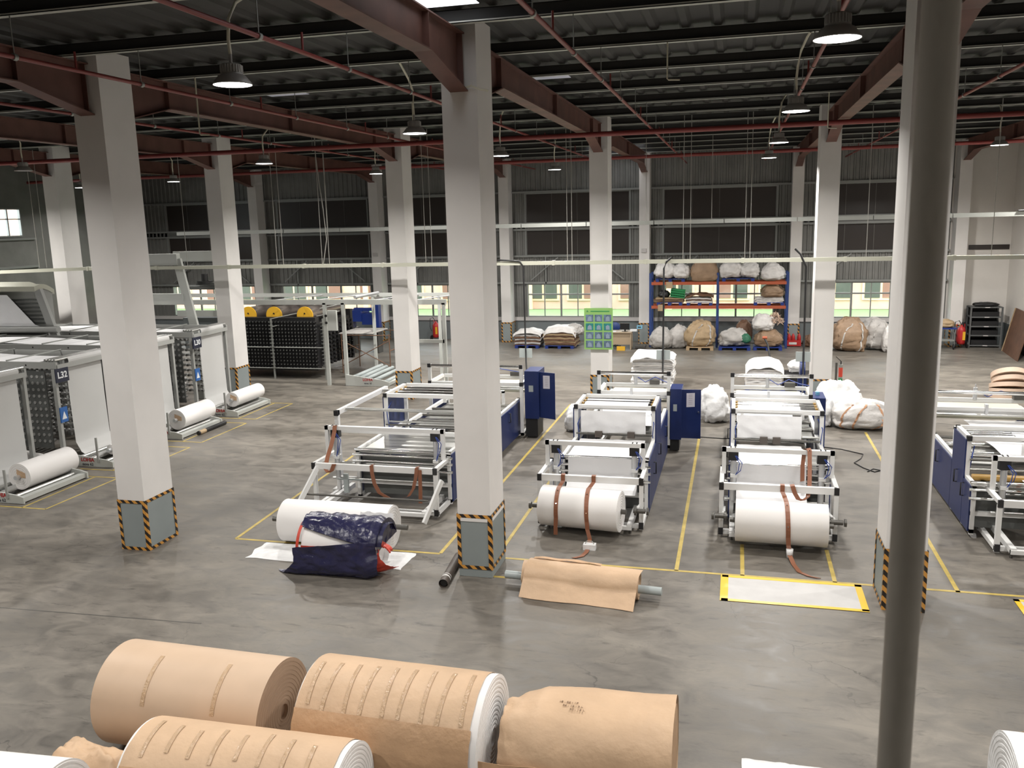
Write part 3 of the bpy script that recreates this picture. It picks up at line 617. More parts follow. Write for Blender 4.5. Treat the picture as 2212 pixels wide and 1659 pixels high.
    rr.box(r0, ya, 1.45, r1, ya + .07, 1.52).box(r0, yb, 1.44, r1, yb + .07, 1.53).box(r0, yb - .55, 1.28, r1, yb - .48, 1.42).box(r0, yb + 1.4, 1.0, r1, yb + 1.47, 1.1)
    for x in (r0, r1): rr.box(x - .03, yb, 1.02, x + .03, yb + 1.47, 1.1).box(x - .03, yb + 1.4, .1, x + .03, yb + 1.47, 1.1)
    rr.build('rear_frame', W, t)
    for x in (r0, r1):
        for z in (rz - .04, 1.49): MB().box(x - .045, ya - .015, z - .05, x + .045, ya + .02, z + .05).build('end_cap', 'blackcap', t)
    MB().cyl((r0, ya + .03, rz - .05), (r1, ya + .03, rz - .05), .04, 14).build('roller', 'chrome', t)
    MB().box(r0 + .1, yb - .3, 1.12, r1 - .1, yb + 1.2, 1.18).build('cutting_table', 'cream', t)
    for k in range(3): MB().cyl((r0 + .05, ya + .3 + .25 * k, 1.3), (r1 - .05, ya + .3 + .25 * k, 1.3), .025, 10).build('roller', 'steel', t)
    xm = r0 + (r1 - r0) * .47
    MB().cyl((xm, yb, 1.5), (xm, yb, 1.78), .045, 10).cyl((xm, yb, 1.78), (xm, yb, 1.86), .012, 6).build('air_cylinder', 'alu', t)
    MB().box(xm - .03, ya - .03, 1.38, xm + .03, ya + .1, 1.6).build('slide_block', 'alu', t)
    MB().box(r1 - .55, yb - .1, 1.53, r1 - .3, yb + .06, 1.64).build('motor_box', 'darksteel', t)
    MB().tube([(xm + .05, yb, 1.7), (xm + .25, yb - .05, 1.58), (xm + .5, yb - .05, 1.72), (r1 - .2, yb - .05, 1.62), (r1, ya, 1.75)], .010, 6).build('air_hose', 'hose', t)
    MB().box(r0, ya + .1, .5, r0 + .03, yb, 1.2).box(r1 - .02, yb + .1, .12, r1, yb + 1.4, 1.0).build('rear_cover', 'blue', t)
    # white fabric web threaded through
    if web:
        w0, w1 = web
        MB().grid(lambda u, v: (w0 + (w1 - w0) * u, y0 - .04 + (y1 - y0 - .05) * v, lz - .005 + .018 * NZ(u * 5, v * 3, w0)), 24, 14, th=.004).build('fabric_web', 'fabric', t)
        MB().grid(lambda u, v: (w0 + (w1 - w0) * u, ty[0] - .035 - .02 * math.sin(v * 3) + .022 * NZ(u * 6, v * 3, w0 + 3), zt - .11 - (zt - .11 - 1.32) * v), 26, 16, th=.004, tdir=(0, 1, 0)).build('fabric_web', 'fabric', t)
        MB().grid(lambda u, v: (w0 + (w1 - w0) * u, ty[0] - .03 + (ty[1] - ty[0] - .15) * v, zt - .040 - .03 * abs(math.sin(v * PI * 3.5))), 10, 36, th=.004).build('fabric_web', 'fabric', t)
        pth = [(y0 - .06, lz - .01), (y0 - .075, 1.0), (y0 - .07, .88), (y0 - .16, .84), (Y + .68, .80), (Y + .5, .68), (Y + .25, .62)]
        def down(u, v):
            k = v * (len(pth) - 1); i = min(int(k), len(pth) - 2); a = k - i
            return (w0 + (w1 - w0) * u, pth[i][0] * (1 - a) + pth[i + 1][0] * a + .012 * NZ(u * 8, v * 6, 1), pth[i][1] * (1 - a) + pth[i + 1][1] * a + .012 * NZ(u * 6, v * 5, 5))
        MB().grid(down, 24, 18, th=.004).build('fabric_web', 'fabric', t)
        MB().grid(lambda u, v: (w0 + (w1 - w0) * u, ty[1] + (ry[0] + .6 - ty[1]) * v, lz2 + .03 * math.sin(v * 9) + .01 * NZ(u * 5, v * 4, 2)), 16, 20, th=.004).build('fabric_web', 'fabric', t)
        xa = w0 + (w1 - w0) * .22
        for x in (w0 + (w1 - w0) * .28, w0 + (w1 - w0) * .78) if u0 < -1 else (w0 + (w1 - w0) * .42, w0 + (w1 - w0) * .62):
            MB().box(x - .075, ty[0] - .12, 1.235, x + .075, ty[0] + .0, 1.36).build('weight', 'brownblock', t)
    if bigposts:
        p = MB(); yy = 16.9
        for x in (u0 - .12, u1 + .04): p.box(x - .045, yy, .05, x + .045, yy + .09, 1.80).box(x - .045, yy, 1.70, x + .045, 19.75, 1.80).box(x - .045, yy - .3, .05, x + .045, yy + .5, .13)
        p.box(u0 - .12, yy, 1.32, u1 + .04, yy + .07, 1.40); p.build('spreader_frame', W, t)
        for x in (u0 - .12, u1 + .04): MB().box(x - .05, yy - .015, 1.69, x + .05, yy + .02, 1.805).build('end_cap', 'blackcap', t)
        for yy in (17.3, 19.4): MB().cyl((u0 - .1, yy, 1.76), (u1 + .02, yy, 1.76), .035, 14).build('roller', 'steel', t)
    return t
m1 = machine('leftmost white bag machine, empty, behind the roll wrapped in dark blue sheet', -8.24, -5.64, -7.66, -5.58, gz=1.66, ty=(17.9, 19.2), zt=2.0, lz=1.15, lz2=1.05, l2=22.3, ry=(21.9, 23.0), rz=2.0, arms=False, bigposts=True, rx=(-8.0, -5.45))
m2 = machine('white bag machine with the open dark blue cabinet door, second from the left', -3.54, -1.62, -3.27, -1.57, web=(-3.12, -1.76))
m3 = machine('white bag machine threaded with white fabric, third from the left', -.18, 1.78, -.04, 1.74, web=(.08, 1.32), zt=1.9)
m4 = machine('white bag machine with large dark blue side panels at the right edge', 4.37, 6.6, 4.12, 6.6, zc=.96, gz=1.56, ty=(16.85, 17.75), zt=1.72, lz=1.0, lz2=1.1, l2=19.6, ry=(20.3, 21.3), rz=1.9, arms=False, web=(5.0, 6.3))
MB().cyl((4.2, 16.7, 1.0), (6.5, 16.7, 1.0), .06, 14).build('amber_roller', 'amber', m4)
# sloping side arms of the empty machine
MB().bar((-8.15, 15.5, .95), (-8.42, 15.0, .22), .05, .1).build('unwind_arm', W, m1); MB().bar((-5.50, 15.5, .80), (-5.70, 14.95, .10), .05, .1).build('unwind_arm', W, m1)
MB().cyl((-8.3, 15.25, .45), (-5.7, 15.25, .45), .022, 10).build('roller', 'darksteel', m1)
MB().box(-7.72, 15.75, .35, -7.62, 15.8, .75).box(-7.85, 15.76, .62, -7.3, 15.78, .65).build('web_guide', 'pvc', m1)

# control cabinets
def cabinet(parent, x0, x1, y0, y1, z0, z1, door=None):
    c = MB().box(x0, y0, z0, x1, y1, z1).build('control_cabinet', 'blue', parent)
    MB().box(x0 + (x1 - x0) * .3, y0 - .006, z1 - .55, x0 + (x1 - x0) * .62, y0 + .01, z1 - .38).build('meter_window', 'pvc', c)
    MB().box(x0, y0 + .05, .05, x1 - .05, y1 - .05, z0).build('plinth', 'black', c)
    if door:
        a, b, dz = door; MB().add([(a, y0 + .1, z0 + .02), (b, y0 + dz, z0 - .02), (b, y0 + dz, z1 - .05), (a, y0 + .1, z1 - .03), (a, y0 + .13, z0 + .02), (b, y0 + dz + .03, z0 - .02), (b, y0 + dz + .03, z1 - .05), (a, y0 + .13, z1 - .03)],
                     [(0, 1, 2, 3), (7, 6, 5, 4), (0, 4, 5, 1), (3, 2, 6, 7), (1, 5, 6, 2), (0, 3, 7, 4)]).build('cabinet_door', 'blue', c)
        k = .25; xa = a + (b - a) * .25; xb = a + (b - a) * .68; ya = y0 + .1 + (dz - .1) * .25 - .008; yb = y0 + .1 + (dz - .1) * .68 - .008
        MB().add([(xa, ya, z1 - .47), (xb, yb, z1 - .47), (xb, yb, z1 - .12), (xa, ya, z1 - .12)], [(0, 1, 2, 3)]).build('notice_sheet', 'paper', c)
        for j in range(6): MB().add([(xa + .05, ya - .003 + (yb - ya) * .2, z1 - .40 + j * .045), (xb - .05, yb - .003 - (yb - ya) * .2, z1 - .40 + j * .045), (xb - .05, yb - .003 - (yb - ya) * .2, z1 - .39 + j * .045), (xa + .05, ya - .003 + (yb - ya) * .2, z1 - .39 + j * .045)], [(0, 1, 2, 3)]).build('print_line', 'print', c)
    return c
cabinet(m2, -1.52, -1.24, 21.2, 21.9, .33, 1.60, (-1.24, -.78, .25))
cabinet(m1, -5.38, -5.0, 22.0, 22.75, .55, 1.83, (-5.0, -4.57, .05))
cabinet(m3, 1.80, 2.12, 21.4, 22.2, .12, 1.42)
MB().tube([(-.84, 21.4, 1.0), (-.82, 21.34, 1.0)], .02, 6).build('door_lock', 'steel', m2)
# outlines of switches on the third machine's cabinet
MB().cyl((1.96, 21.8, 1.42), (1.96, 21.8, 1.50), .05, 10).build('knob', 'scaleblue', m3)

# fabric rolls on the machines
def roll_x(name, lab, cat, x0, x1, y, z, r, mt='rollwhite', ends='rollwhite', core='darksteel', sh=.18, rot=0.0, group=None, rings=14, wob=0.0):
    cx = (x0 + x1) / 2
    t = thing(name, lab, cat, (cx, y, z), group)
    n = 56
    def fn(u, v):
        a = 2 * PI * v; rr = r * (1 + wob * NZ(u * 4, math.cos(a) * 2, math.sin(a) * 2))
        return (x0 + (x1 - x0) * u, y + rr * math.cos(a), z + rr * math.sin(a))
    MB().grid(fn, 24, n).build('wound_sheet', mt, t)
    for xe, sg in ((x0, -1), (x1, 1)):
        e = MB(); prof = []
        for i in range(rings):
            ra = r * (1 - i / rings * .86); prof += [(ra, 0.004 * (i % 2) * sg), (ra - r * .86 / rings * .9, 0.004 * (i % 2) * sg)]
        e.lathe(prof, (xe, y, z), 'x', 48, False); e.lathe([(r * .15, -sg * .04), (0.001, -sg * .04)], (xe, y, z), 'x', 24, False); e.lathe([(r * .15, 0), (r * .15, -sg * .04)], (xe, y, z), 'x', 24)
        e.build('roll_end', ends, t)
    if sh: MB().cyl((x0 - sh, y, z), (x1 + sh, y, z), r * .12, 14).build('core_shaft', core, t)
    if rot:
        t.rotation_euler = (0, 0, rot)
    return t
roll_x('fabric_roll', 'white fabric roll held with two brown straps on the machine beside the middle pillar', 'fabric roll', -3.45, -1.95, 15.28, .48, .375, sh=.1, rot=-.11)
roll_x('fabric_roll', 'white fabric roll with one brown strap, above the white floor sheet', 'fabric roll', .08, 1.61, 15.12, .475, .368, sh=.1, rot=-.03)

def arc(x, yc, zc, r, a0, a1, n=10, dx=0.0): return [(x + dx * i / n, yc - r * math.cos(math.radians(a0 + (a1 - a0) * i / n)), zc + r * math.sin(math.radians(a0 + (a1 - a0) * i / n))) for i in range(n + 1)]
strap('brown strap over the left part of the roll on the second machine', [(-3.08, 15.56, 1.045), (-3.08, 15.475, 1.045), (-3.08, 15.47, .93), (-3.10, 15.42, .89)] + arc(-3.12, 15.33, .48, .388, 80, -15, 12) + [(-3.13, 14.96, .22), (-3.13, 14.95, .05)])
strap('brown strap over the middle of the roll on the second machine', [(-2.50, 15.56, 1.045), (-2.50, 15.475, 1.045), (-2.50, 15.47, .93), (-2.54, 15.38, .88)] + arc(-2.56, 15.27, .48, .39, 85, -20, 12, .02) + [(-2.53, 14.91, .2), (-2.48, 14.86, .05), (-2.45, 14.6, .012), (-2.45, 14.3, .012), (-2.5, 14.1, .012), (-2.62, 14.0, .012)])
strap('brown strap over the roll on the third machine, its tail on the floor', [(.87, 15.56, 1.045), (.87, 15.475, 1.045), (.87, 15.47, .93), (.9, 15.40, .88)] + arc(.92, 15.12, .475, .385, 100, -20, 12, .03) + [(.96, 14.76, .2), (.98, 14.68, .06), (1.03, 14.4, .012), (1.1, 14.1, .012), (1.25, 13.95, .012), (1.38, 13.9, .012)])
strap('brown strap looped over the tall gantry of the third machine', [(1.24, 16.0, .98), (1.24, 16.08, 1.25), (1.27, 16.17, 1.54), (1.33, 16.12, 1.57), (1.35, 16.06, 1.54), (1.35, 15.9, 1.25), (1.34, 15.7, 1.0), (1.30, 15.47, .86), (1.22, 15.44, .80), (1.14, 15.44, .82), (1.08, 15.45, .92), (1.04, 15.475, 1.04), (1.03, 15.56, 1.045)], wdir=(1, .0, .25))
strap('brown strap hanging in a loop from the front bar of the leftmost machine', [(-6.96, 15.56, 1.045), (-6.96, 15.475, 1.045), (-6.95, 15.46, .9), (-6.9, 15.44, .68), (-6.8, 15.43, .5), (-6.6, 15.42, .40), (-6.38, 15.42, .39), (-6.18, 15.43, .46), (-6.08, 15.44, .62), (-6.02, 15.45, .85), (-6.0, 15.47, 1.045), (-6.0, 15.56, 1.045)], wdir=(1, 0, .35), wd=.08)
strap('short brown strap hanging straight down at the right of the leftmost machine', [(-5.94, 15.47, 1.0), (-5.94, 15.465, .6), (-5.95, 15.46, .32)])
strap('brown strap draped over the left end of the leftmost machine gantry', [(-8.0, 16.22, 1.64), (-8.0, 16.08, 1.68), (-8.0, 16.04, 1.55), (-8.02, 15.9, 1.3), (-8.02, 15.7, 1.1), (-7.98, 15.5, .92), (-7.9, 15.45, .86), (-7.82, 15.45, .9), (-7.76, 15.46, 1.04)], wdir=(1, .15, 0), wd=.085)
strap('brown strap hanging from the gantry of the right edge machine', [(5.1, 16.1, 1.58), (4.98, 16.05, 1.56), (4.93, 16.03, 1.3), (4.9, 16.0, .85)])
strap('brown strap crossing to the right on the right edge machine', [(5.12, 16.06, 1.6), (5.2, 16.0, 1.4), (5.34, 15.9, 1.1), (5.48, 15.7, .9)])

# ------------------------------------------------------------------ rolls wrapped in sheet on the floor
roll_x('fabric_roll', 'white fabric roll lying on the floor behind the dark blue wrapped one', 'fabric roll', -8.03, -5.91, 13.93, .39, .39, sh=.28, wob=.02)
def drape_over(name, lab, cat, x0, x1, y, r, a0, a1, mt, seed, skirt=0.0, parent=None, flare=0.0, th=.01, zc=None, amp=.05, nu=30, nv=26):
    zc = zc or r
    def fn(u, v):
        a = math.radians(a0 + (a1 - a0) * v); x = x0 + (x1 - x0) * u + flare * (v - .3) * (u - .5) + .06 * NZ(v * 3, seed, u * 2)
        rr = r + .02 + amp * abs(NZ(u * 5 + seed, v * 4, seed)) + .012 * NZ(u * 17, v * 15, seed)
        yy = y - rr * math.cos(a); zz = zc + rr * math.sin(a)
        if a < 0: yy -= skirt * (-math.sin(a)) + .02
        return (x, yy, max(zz, .012 + .004 * abs(NZ(u * 9, v * 9, 1))))
    o = MB().grid(fn, nu, nv, th=th, tdir=(0, .3, -.95)).build(name, mt, parent)
    if parent is None: tag(o, lab, cat)
    return o
t = thing('wrapped_roll', 'roll wrapped in a creased dark blue sheet with red lining, on the floor in front', 'fabric roll', (-6.4, 12.85, 0))
MB().cyl((-6.98, 12.9, .44), (-5.80, 12.93, .44), .42, 40).build('roll_core', 'rollwhite', t)
def wrap(name, mt, x0, x1, a0, a1, r, seed, fl=0.0, fr=0.0, skirt=.18, slant=0.0, amp=.05, yo=12.9, sl1=0.0):
    def fn(u, v):
        aa = a0 + slant * (1 - u); a = math.radians(aa + (a1 + sl1 * (1 - u) ** 1.5 - aa) * v); low = max(0.0, (v - .35) / .65)
        x = x0 + (x1 - x0) * u - fl * low * (1 - u) ** 2 + fr * low * u ** 3 + .03 * NZ(v * 4, seed, u * 2)
        e = .10 * max(0.0, u - .88) / .12
        rr = r - e + amp * abs(NZ(u * 4 + seed, v * 3.2, seed)) + .014 * NZ(u * 15, v * 13, seed) + .02 * abs(NZ(u * 8 - v * 5, v * 7, seed + 2))
        yy = yo - rr * math.cos(a); zz = .46 + rr * math.sin(a)
        if a < 0: yy -= skirt * (-math.sin(a)) ** 1.5
        return (x, yy, max(zz, .012 + .006 * abs(NZ(u * 9, v * 9, 1))))
    MB().grid(fn, 40, 34, th=.008, tdir=(0, .3, -.95)).build(name, mt, t)
wrap('red_lining', 'redcloth', -6.98, -5.60, 8, -82, .43, 5.2, fr=.22, skirt=.03, amp=.02)
MB().ribbon(arc(-7.0, 12.9, .46, .455, 60, 0, 10, -.03), (1, 0, 0), .05, .006).build('red_edge', 'redcloth', t)
wrap('top_sheet', 'navy', -7.02, -5.56, 155, 16, .455, 3.1, sl1=34)
wrap('front_sheet', 'navy', -7.08, -5.62, 26, -80, .475, 8.4, fl=.40, skirt=.24, slant=-22, amp=.07)
MB().grid(lambda u, v: (-5.60 - .05 * v + .02 * NZ(u * 4, v * 4, 8), 12.9 - .46 * (1 - v) * math.cos(PI * u * .95), .46 + .46 * (1 - v) * math.sin(PI * u * .95)), 20, 8).build('end_fold', 'navy', t)
MB().grid(lambda u, v: (-5.66 + .22 * u + .03 * NZ(u * 5, v * 4, 0), 12.62 + .14 * v, .62 - .16 * u + .08 * abs(NZ(u * 6, v * 5, 3))), 10, 6, th=.03).build('red_tuck', 'redcloth', t)
tag(MB().grid(lambda u, v: (-6.35 + .62 * u + .05 * NZ(v * 4, 2, u), 13.55 - .12 * v - .25 * v * v, .78 - .72 * v ** 1.2 + .03 * NZ(u * 6, v * 5, 9)), 14, 16, th=.006).build('crumpled_wrap', 'plastic'), 'loose crumpled white wrap hanging at the right end of the white floor roll', 'wrapping')
tag(MB().grid(lambda u, v: (-8.35 + 2.95 * u + .08 * NZ(v * 3, u * 6, 0), 12.95 + .75 * v + .06 * NZ(u * 6, v, 3), .006 + .006 * abs(NZ(u * 8, v * 5, 3))), 30, 10, th=.004).build('floor_sheet', 'plastic'), 'white sheet spread on the floor under the dark blue wrapped roll', 'sheet')
# white sheet framed with yellow tape
t = thing('taped_floor_sheet', 'white rectangular sheet taped to the floor with bright yellow tape', 'sheet', (.94, 13.3, 0))
MB().box(-.06, 12.84, .0035, 1.95, 13.72, .0065).build('sheet', 'sheetgrey', t)
for a in ((-.12, 13.68, 2.0, 13.76), (-.12, 12.78, 2.0, 12.86), (-.14, 12.78, -.02, 13.76), (1.90, 12.80, 2.0, 13.76)): MB().box(a[0], a[1], .0068, a[2], a[3], .009).build('tape_strip', 'yellowtape', t)
t = thing('taped_floor_sheet', 'white taped floor sheet cut off by the right picture edge', 'sheet', (5.0, 13.2, 0))
MB().box(4.2, 12.55, .0035, 6.3, 13.62, .0065).build('sheet', 'sheetgrey', t)
for a in ((4.12, 13.58, 6.3, 13.66), (4.12, 12.5, 4.2, 13.66)): MB().box(a[0], a[1], .0068, a[2], a[3], .009).build('tape_strip', 'yellowtape', t)
# kraft wrapped thin roll
t = thing('kraft_wrapped_tube', 'long grey tube loosely wrapped in kraft paper on the floor beside the middle pillar', 'paper roll', (-2.26, 12.6, 0))
MB().cyl((-3.52, 12.82, .14), (-1.0, 12.62, .14), .065, 20).build('grey_tube', 'pvc', t)
def kw(u, v):
    a = 2 * PI * v; r_ = .215 + .03 * NZ(u * 3, math.cos(a) * 1.5, math.sin(a) * 1.5) + .012 * NZ(u * 9, math.cos(a) * 3, math.sin(a) * 3)
    x = -3.2 + 1.86 * u; yc = 12.79 - .17 * u; flat = 1.0 if math.sin(a) > 0 else .9
    return (x + .03 * NZ(v * 4, 2, 2), yc + r_ * 1.15 * math.cos(a), max(.005, .20 + r_ * math.sin(a) * flat))
MB().grid(kw, 30, 30).build('paper_wrap', 'kraft', t)
def kf(u, v):
    yc = 12.79 - .17 * u; a = math.radians(100 - 95 * min(1, v * 1.6)); r_ = .245 + .012 * NZ(u * 5, v * 4, 7)
    y_ = yc - r_ * 1.12 * math.cos(a); z_ = .205 + r_ * math.sin(a)
    if v > .625: k_ = (v - .625) / .375; y_ -= .22 * k_ + .02 * math.sin(u * 7); z_ = z_ * (1 - k_) + .012 * k_
    return (-3.12 + 1.80 * u + .10 * (v < .3) * (.3 - v) - .06 * v, y_, z_ + .015 * abs(NZ(u * 4, v * 5, 3)))
MB().grid(kf, 36, 26, th=.005).build('paper_flap', 'kraft', t)
MB().grid(lambda u, v: (-3.05 + 1.1 * u, 12.80 - .1 * u + .12 * v, .455 + .02 * math.sin(u * PI) - .02 * v + .02 * NZ(u * 4, v, 0)), 20, 4, th=.006).build('paper_fold', 'kraftdark', t)
# dark core tube by the middle pillar
t = thing('dark_core_tube', 'dark brown cardboard tube lying against the foot of the middle pillar', 'tube', (-4.5, 12.95, 0))
MB().cyl((-4.45, 12.4, .075), (-4.56, 13.55, .075), .075, 20, caps=False).build('tube_wall', 'brownblock', t)
MB().cyl((-4.453, 12.44, .075), (-4.56, 13.54, .075), .058, 18).build('tube_bore', 'black', t)
MB().cyl((-4.465, 12.56, .075), (-4.47, 12.60, .075), .078, 20, caps=False).cyl((-4.473, 12.64, .075), (-4.476, 12.66, .075), .078, 20, caps=False).build('white_tape_band', 'plaster', t)
t = thing('jerrican', 'small clear plastic can on the floor under the hanging strap tail', 'can', (-2.42, 14.47, 0))
MB().box(-2.53, 14.42, .0, -2.31, 14.55, .10).build('body', 'plastic', t); MB().tube([(-2.5, 14.48, .10), (-2.47, 14.48, .15), (-2.37, 14.48, .15), (-2.34, 14.48, .10)], .009, 5).build('handle', 'wire', t)
tag(MB().lathe([(0, .0), (.05, 0), (.06, .16), (.055, .16), (0, .155)], (.98, 14.72, .0), n=18).build('white_cup', 'plastic'), 'white plastic cup on the floor behind the strap tail below the third machine', 'cup')
tag(MB().tube([(-1.5, 22.9, .012), (-.8, 22.8, .012), (-.27, 22.74, .012), (.6, 22.9, .012), (1.6, 22.6, .012), (2.2, 22.25, .012), (2.6, 22.1, .012), (3.05, 21.7, .012), (2.95, 21.3, .012), (2.75, 20.9, .012), (2.9, 20.5, .012), (3.1, 20.2, .012), (3.25, 20.35, .012), (3.1, 20.45, .012), (2.95, 20.2, .012)], .012, 5).build('cable', 'black'), 'thin black cable snaking over the floor right of the third machine', 'cable')

# ------------------------------------------------------------------ foreground paper rolls
t = roll_x('kraft_roll', 'large bare kraft paper roll, rear left of the foreground rolls', 'paper roll', -6.72, -4.69, 7.775, .57, .57, 'kraftroll', 'kraftend', sh=0, rot=-.014, rings=22)
for ux in (.32, .74): MB().ribbon(arc(-6.72 + 2.03 * ux, 7.775, .57, .5745, 78, 20, 14), (1, 0, 0), .05, .002).build('tape_strip', 'tape', t)
MB().add([(-4.67, 7.55, .30), (-4.62, 7.35, .16), (-4.60, 7.32, .42), (-4.66, 7.52, .52)], [(0, 1, 2, 3)]).build('label_tag', 'kraft', t)
t = roll_x('wrapped_paper_roll', 'white roll banded with taped kraft paper, its white end to the right', 'paper roll', -4.245, -2.295, 7.724, .622, .612, 'rollwhite', 'rollwhite', sh=0, rot=-.017, rings=24)
def band(t, x0, x1, y, z, r, a0, a1, mt, seed, nu=26, nv=26, amp=.012, name='paper_band'):
    def fn(u, v):
        a = math.radians(a0 + (a1 - a0) * v); rr = r + .006 + amp * abs(NZ(u * 5, v * 5, seed)) + amp * .4 * abs(NZ(u * 19, v * 16, seed))
        return (x0 + (x1 - x0) * u + .012 * NZ(v * 9, seed, 0), y - rr * math.cos(a), z + rr * math.sin(a))
    return MB().grid(fn, nu, nv, th=.003, tdir=(0, 0, -1)).build(name, mt, t)
band(t, -4.235, -2.37, 7.724, .622, .614, 200, 30, 'kraft', 2, amp=.006)
band(t, -4.245, -2.36, 7.724, .622, .621, 36, -60, 'kraftdark', 5, name='paper_skirt')
for k in range(9):
    MB().ribbon(arc(-4.13 + k * .205, 7.724, .622, .6275, 88 + (k * 37) % 12, 40 - (k * 23) % 14, 12, .02 * (-1) ** k), (1, 0, 0), .042, .0015).build('tape_strip', 'tape', t)
t = roll_x('wrapped_paper_roll', 'front left kraft wrapped roll with a white layered end', 'paper roll', -5.485, -3.335, 6.54, .54, .532, 'rollwhite', 'rollwhite', sh=0, rot=.018, rings=24)
band(t, -5.46, -3.39, 6.54, .54, .534, 200, 25, 'kraft', 12, amp=.006)
band(t, -5.46, -3.42, 6.54, .54, .541, 42, -60, 'kraftdark', 15, name='paper_skirt')
for k in range(8):
    MB().ribbon(arc(-5.3 + k * .235, 6.54, .54, .5475, 100 - (k * 29) % 12, 52 + (k * 17) % 10, 12, .02), (1, 0, 0), .042, .0015).build('tape_strip', 'tape', t)
# fourth: fully wrapped with crumpled left end
t = thing('wrapped_paper_roll', 'kraft wrapped roll with crumpled paper at its left end, rightmost of the foreground rolls', 'paper roll', (-1.35, 7.75, 0))
def w4(u, v):
    a = 2 * PI * v; x = -2.16 + 1.68 * u; k = min(1, u / .22); r_ = .555 * (.72 + .28 * k) + .022 * NZ(u * 3, math.cos(a) * 1.4, math.sin(a) * 1.4) + (1 - k) * .10 * abs(NZ(u * 8, math.cos(a) * 3, math.sin(a) * 3)) + .006 * abs(NZ(u * 16, math.cos(a) * 8, math.sin(a) * 8))
    sq = 1 + .08 * abs(math.sin(2 * a)) * min(1, u * 2)
    return (x, 7.78 + .036 * (u - .5) * 1.7 + r_ * sq * math.cos(a), max(.004, .56 + r_ * sq * math.sin(a)))
MB().grid(w4, 44, 56).build('paper_wrap', 'kraft', t)
MB().grid(lambda u, v: (-2.30 + 1.80 * u, 7.17 - .03 * v, .70 - .66 * v + .02 * NZ(u * 5, v * 3, 4)), 30, 10, th=.004, tdir=(0, 1, 0)).build('paper_skirt', 'kraftdark', t)
MB().cyl((-.50, 7.8, .56), (-.485, 7.8, .56), .52, 40).build('roll_end', 'kraftdark', t)
for j in range(3): text(('18 . 05 : 17', '26 . 16 : 3 L', '60 . 18 L')[j], .042, 'bagbrown', t, (-1.5 + .05 * j, 7.66 - .05 * j, 1.132 - j * .004), (-.06, 0, 0), 'pencil_note')
tag(MB().grid(lambda u, v: (-7.0 + 1.45 * u, 6.42 + .6 * v - .15 * u, .02 + (.62 + .22 * NZ(u * 4, v * 3, 2) + .1 * abs(NZ(u * 11, v * 9, 2))) * math.sin(min(1, v * 1.0 + .0) * PI) ** .6 * min(1, u * 3 + .15)), 40, 30, th=.006).build('crumpled_paper', 'kraft'), 'crumpled kraft paper at the bottom left between the foreground rolls', 'paper')
roll_x('white_paper_roll', 'white roll cut off at the bottom left corner', 'paper roll', -7.52, -5.92, 5.78, .50, .50, 'rollwhite', 'rollwhite', sh=0, rings=20, rot=.07)
def dsh(u, v):
    q = [(8.15, .02), (8.0, .45), (7.9, .60), (7.5, .64), (7.0, .60), (6.6, .4), (6.45, .02)]; k_ = v * 6; i = min(int(k_), 5); a_ = k_ - i
    return (.16 + .82 * u + .05 * NZ(v * 4, u * 3, 1), q[i][0] * (1 - a_) + q[i + 1][0] * a_, q[i][1] * (1 - a_) + q[i + 1][1] * a_ + .02 * abs(NZ(u * 6, v * 6, 4)))
tag(MB().grid(dsh, 20, 30, th=.006).build('draped_sheet', 'plastic'), 'white plastic sheet peeking in at the bottom edge right of the kraft rolls', 'sheet')
t = roll_x('white_paper_roll', 'white roll cut off at the bottom right corner', 'paper roll', 2.46, 3.76, 7.92, .55, .55, 'rollwhite', 'plastic', sh=0, rot=.0, rings=20)
band(t, 2.66, 3.76, 7.92, .55, .552, 150, 30, 'kraft', 31)

# ------------------------------------------------------------------ looms with hanging cloth
def roll_y(lab, x, y0, y1, z, r, paper=True):
    t = thing('cloth_roll', lab, 'cloth roll', (x, (y0 + y1) / 2, z)); n = 44
    MB().cyl((x, y0, z), (x, y1, z), r, n, caps=False).build('wound_cloth', 'rollwhite', t)
    for ye, sg in ((y0, -1), (y1, 1)):
        prof = []
        for i in range(10): ra = r * (1 - i / 10 * .8); prof += [(ra, .004 * (i % 2) * sg), (ra - r * .075, .004 * (i % 2) * sg)]
        MB().lathe(prof, (x, ye, z), 'y', 36, False).lathe([(r * .2, 0), (.001, 0)], (x, ye, z), 'y', 16, False).build('roll_end', 'rollwhite', t)
    MB().cyl((x, y0 - .12, z), (x, y1 + .1, z), .05, 14).build('core_shaft', 'alu', t)
    if paper: MB().grid(lambda u, v: (x - .05 + .22 * u, y0 - .015 - .02 * NZ(u * 4, v * 4, 1), z - .02 + .19 * v * (1 - .4 * u)), 6, 5, th=.006, tdir=(0, 1, 0)).build('paper_scrap', 'kraft', t)
    return t
def bobbin_panel(parent, x0, x1, y, z0, z1, nx, nz, name='bobbins', mt='bobbin', axis='y', r=.042):
    b = MB()
    for i in range(nx):
        for j in range(nz):
            px = x0 + (x1 - x0) * (i + .5) / nx; pz = z0 + (z1 - z0) * (j + .5) / nz
            b.cyl((px, y - .09, pz), (px, y + .09, pz), r, 7)
    return b.build(name, mt, parent, 'stuff')
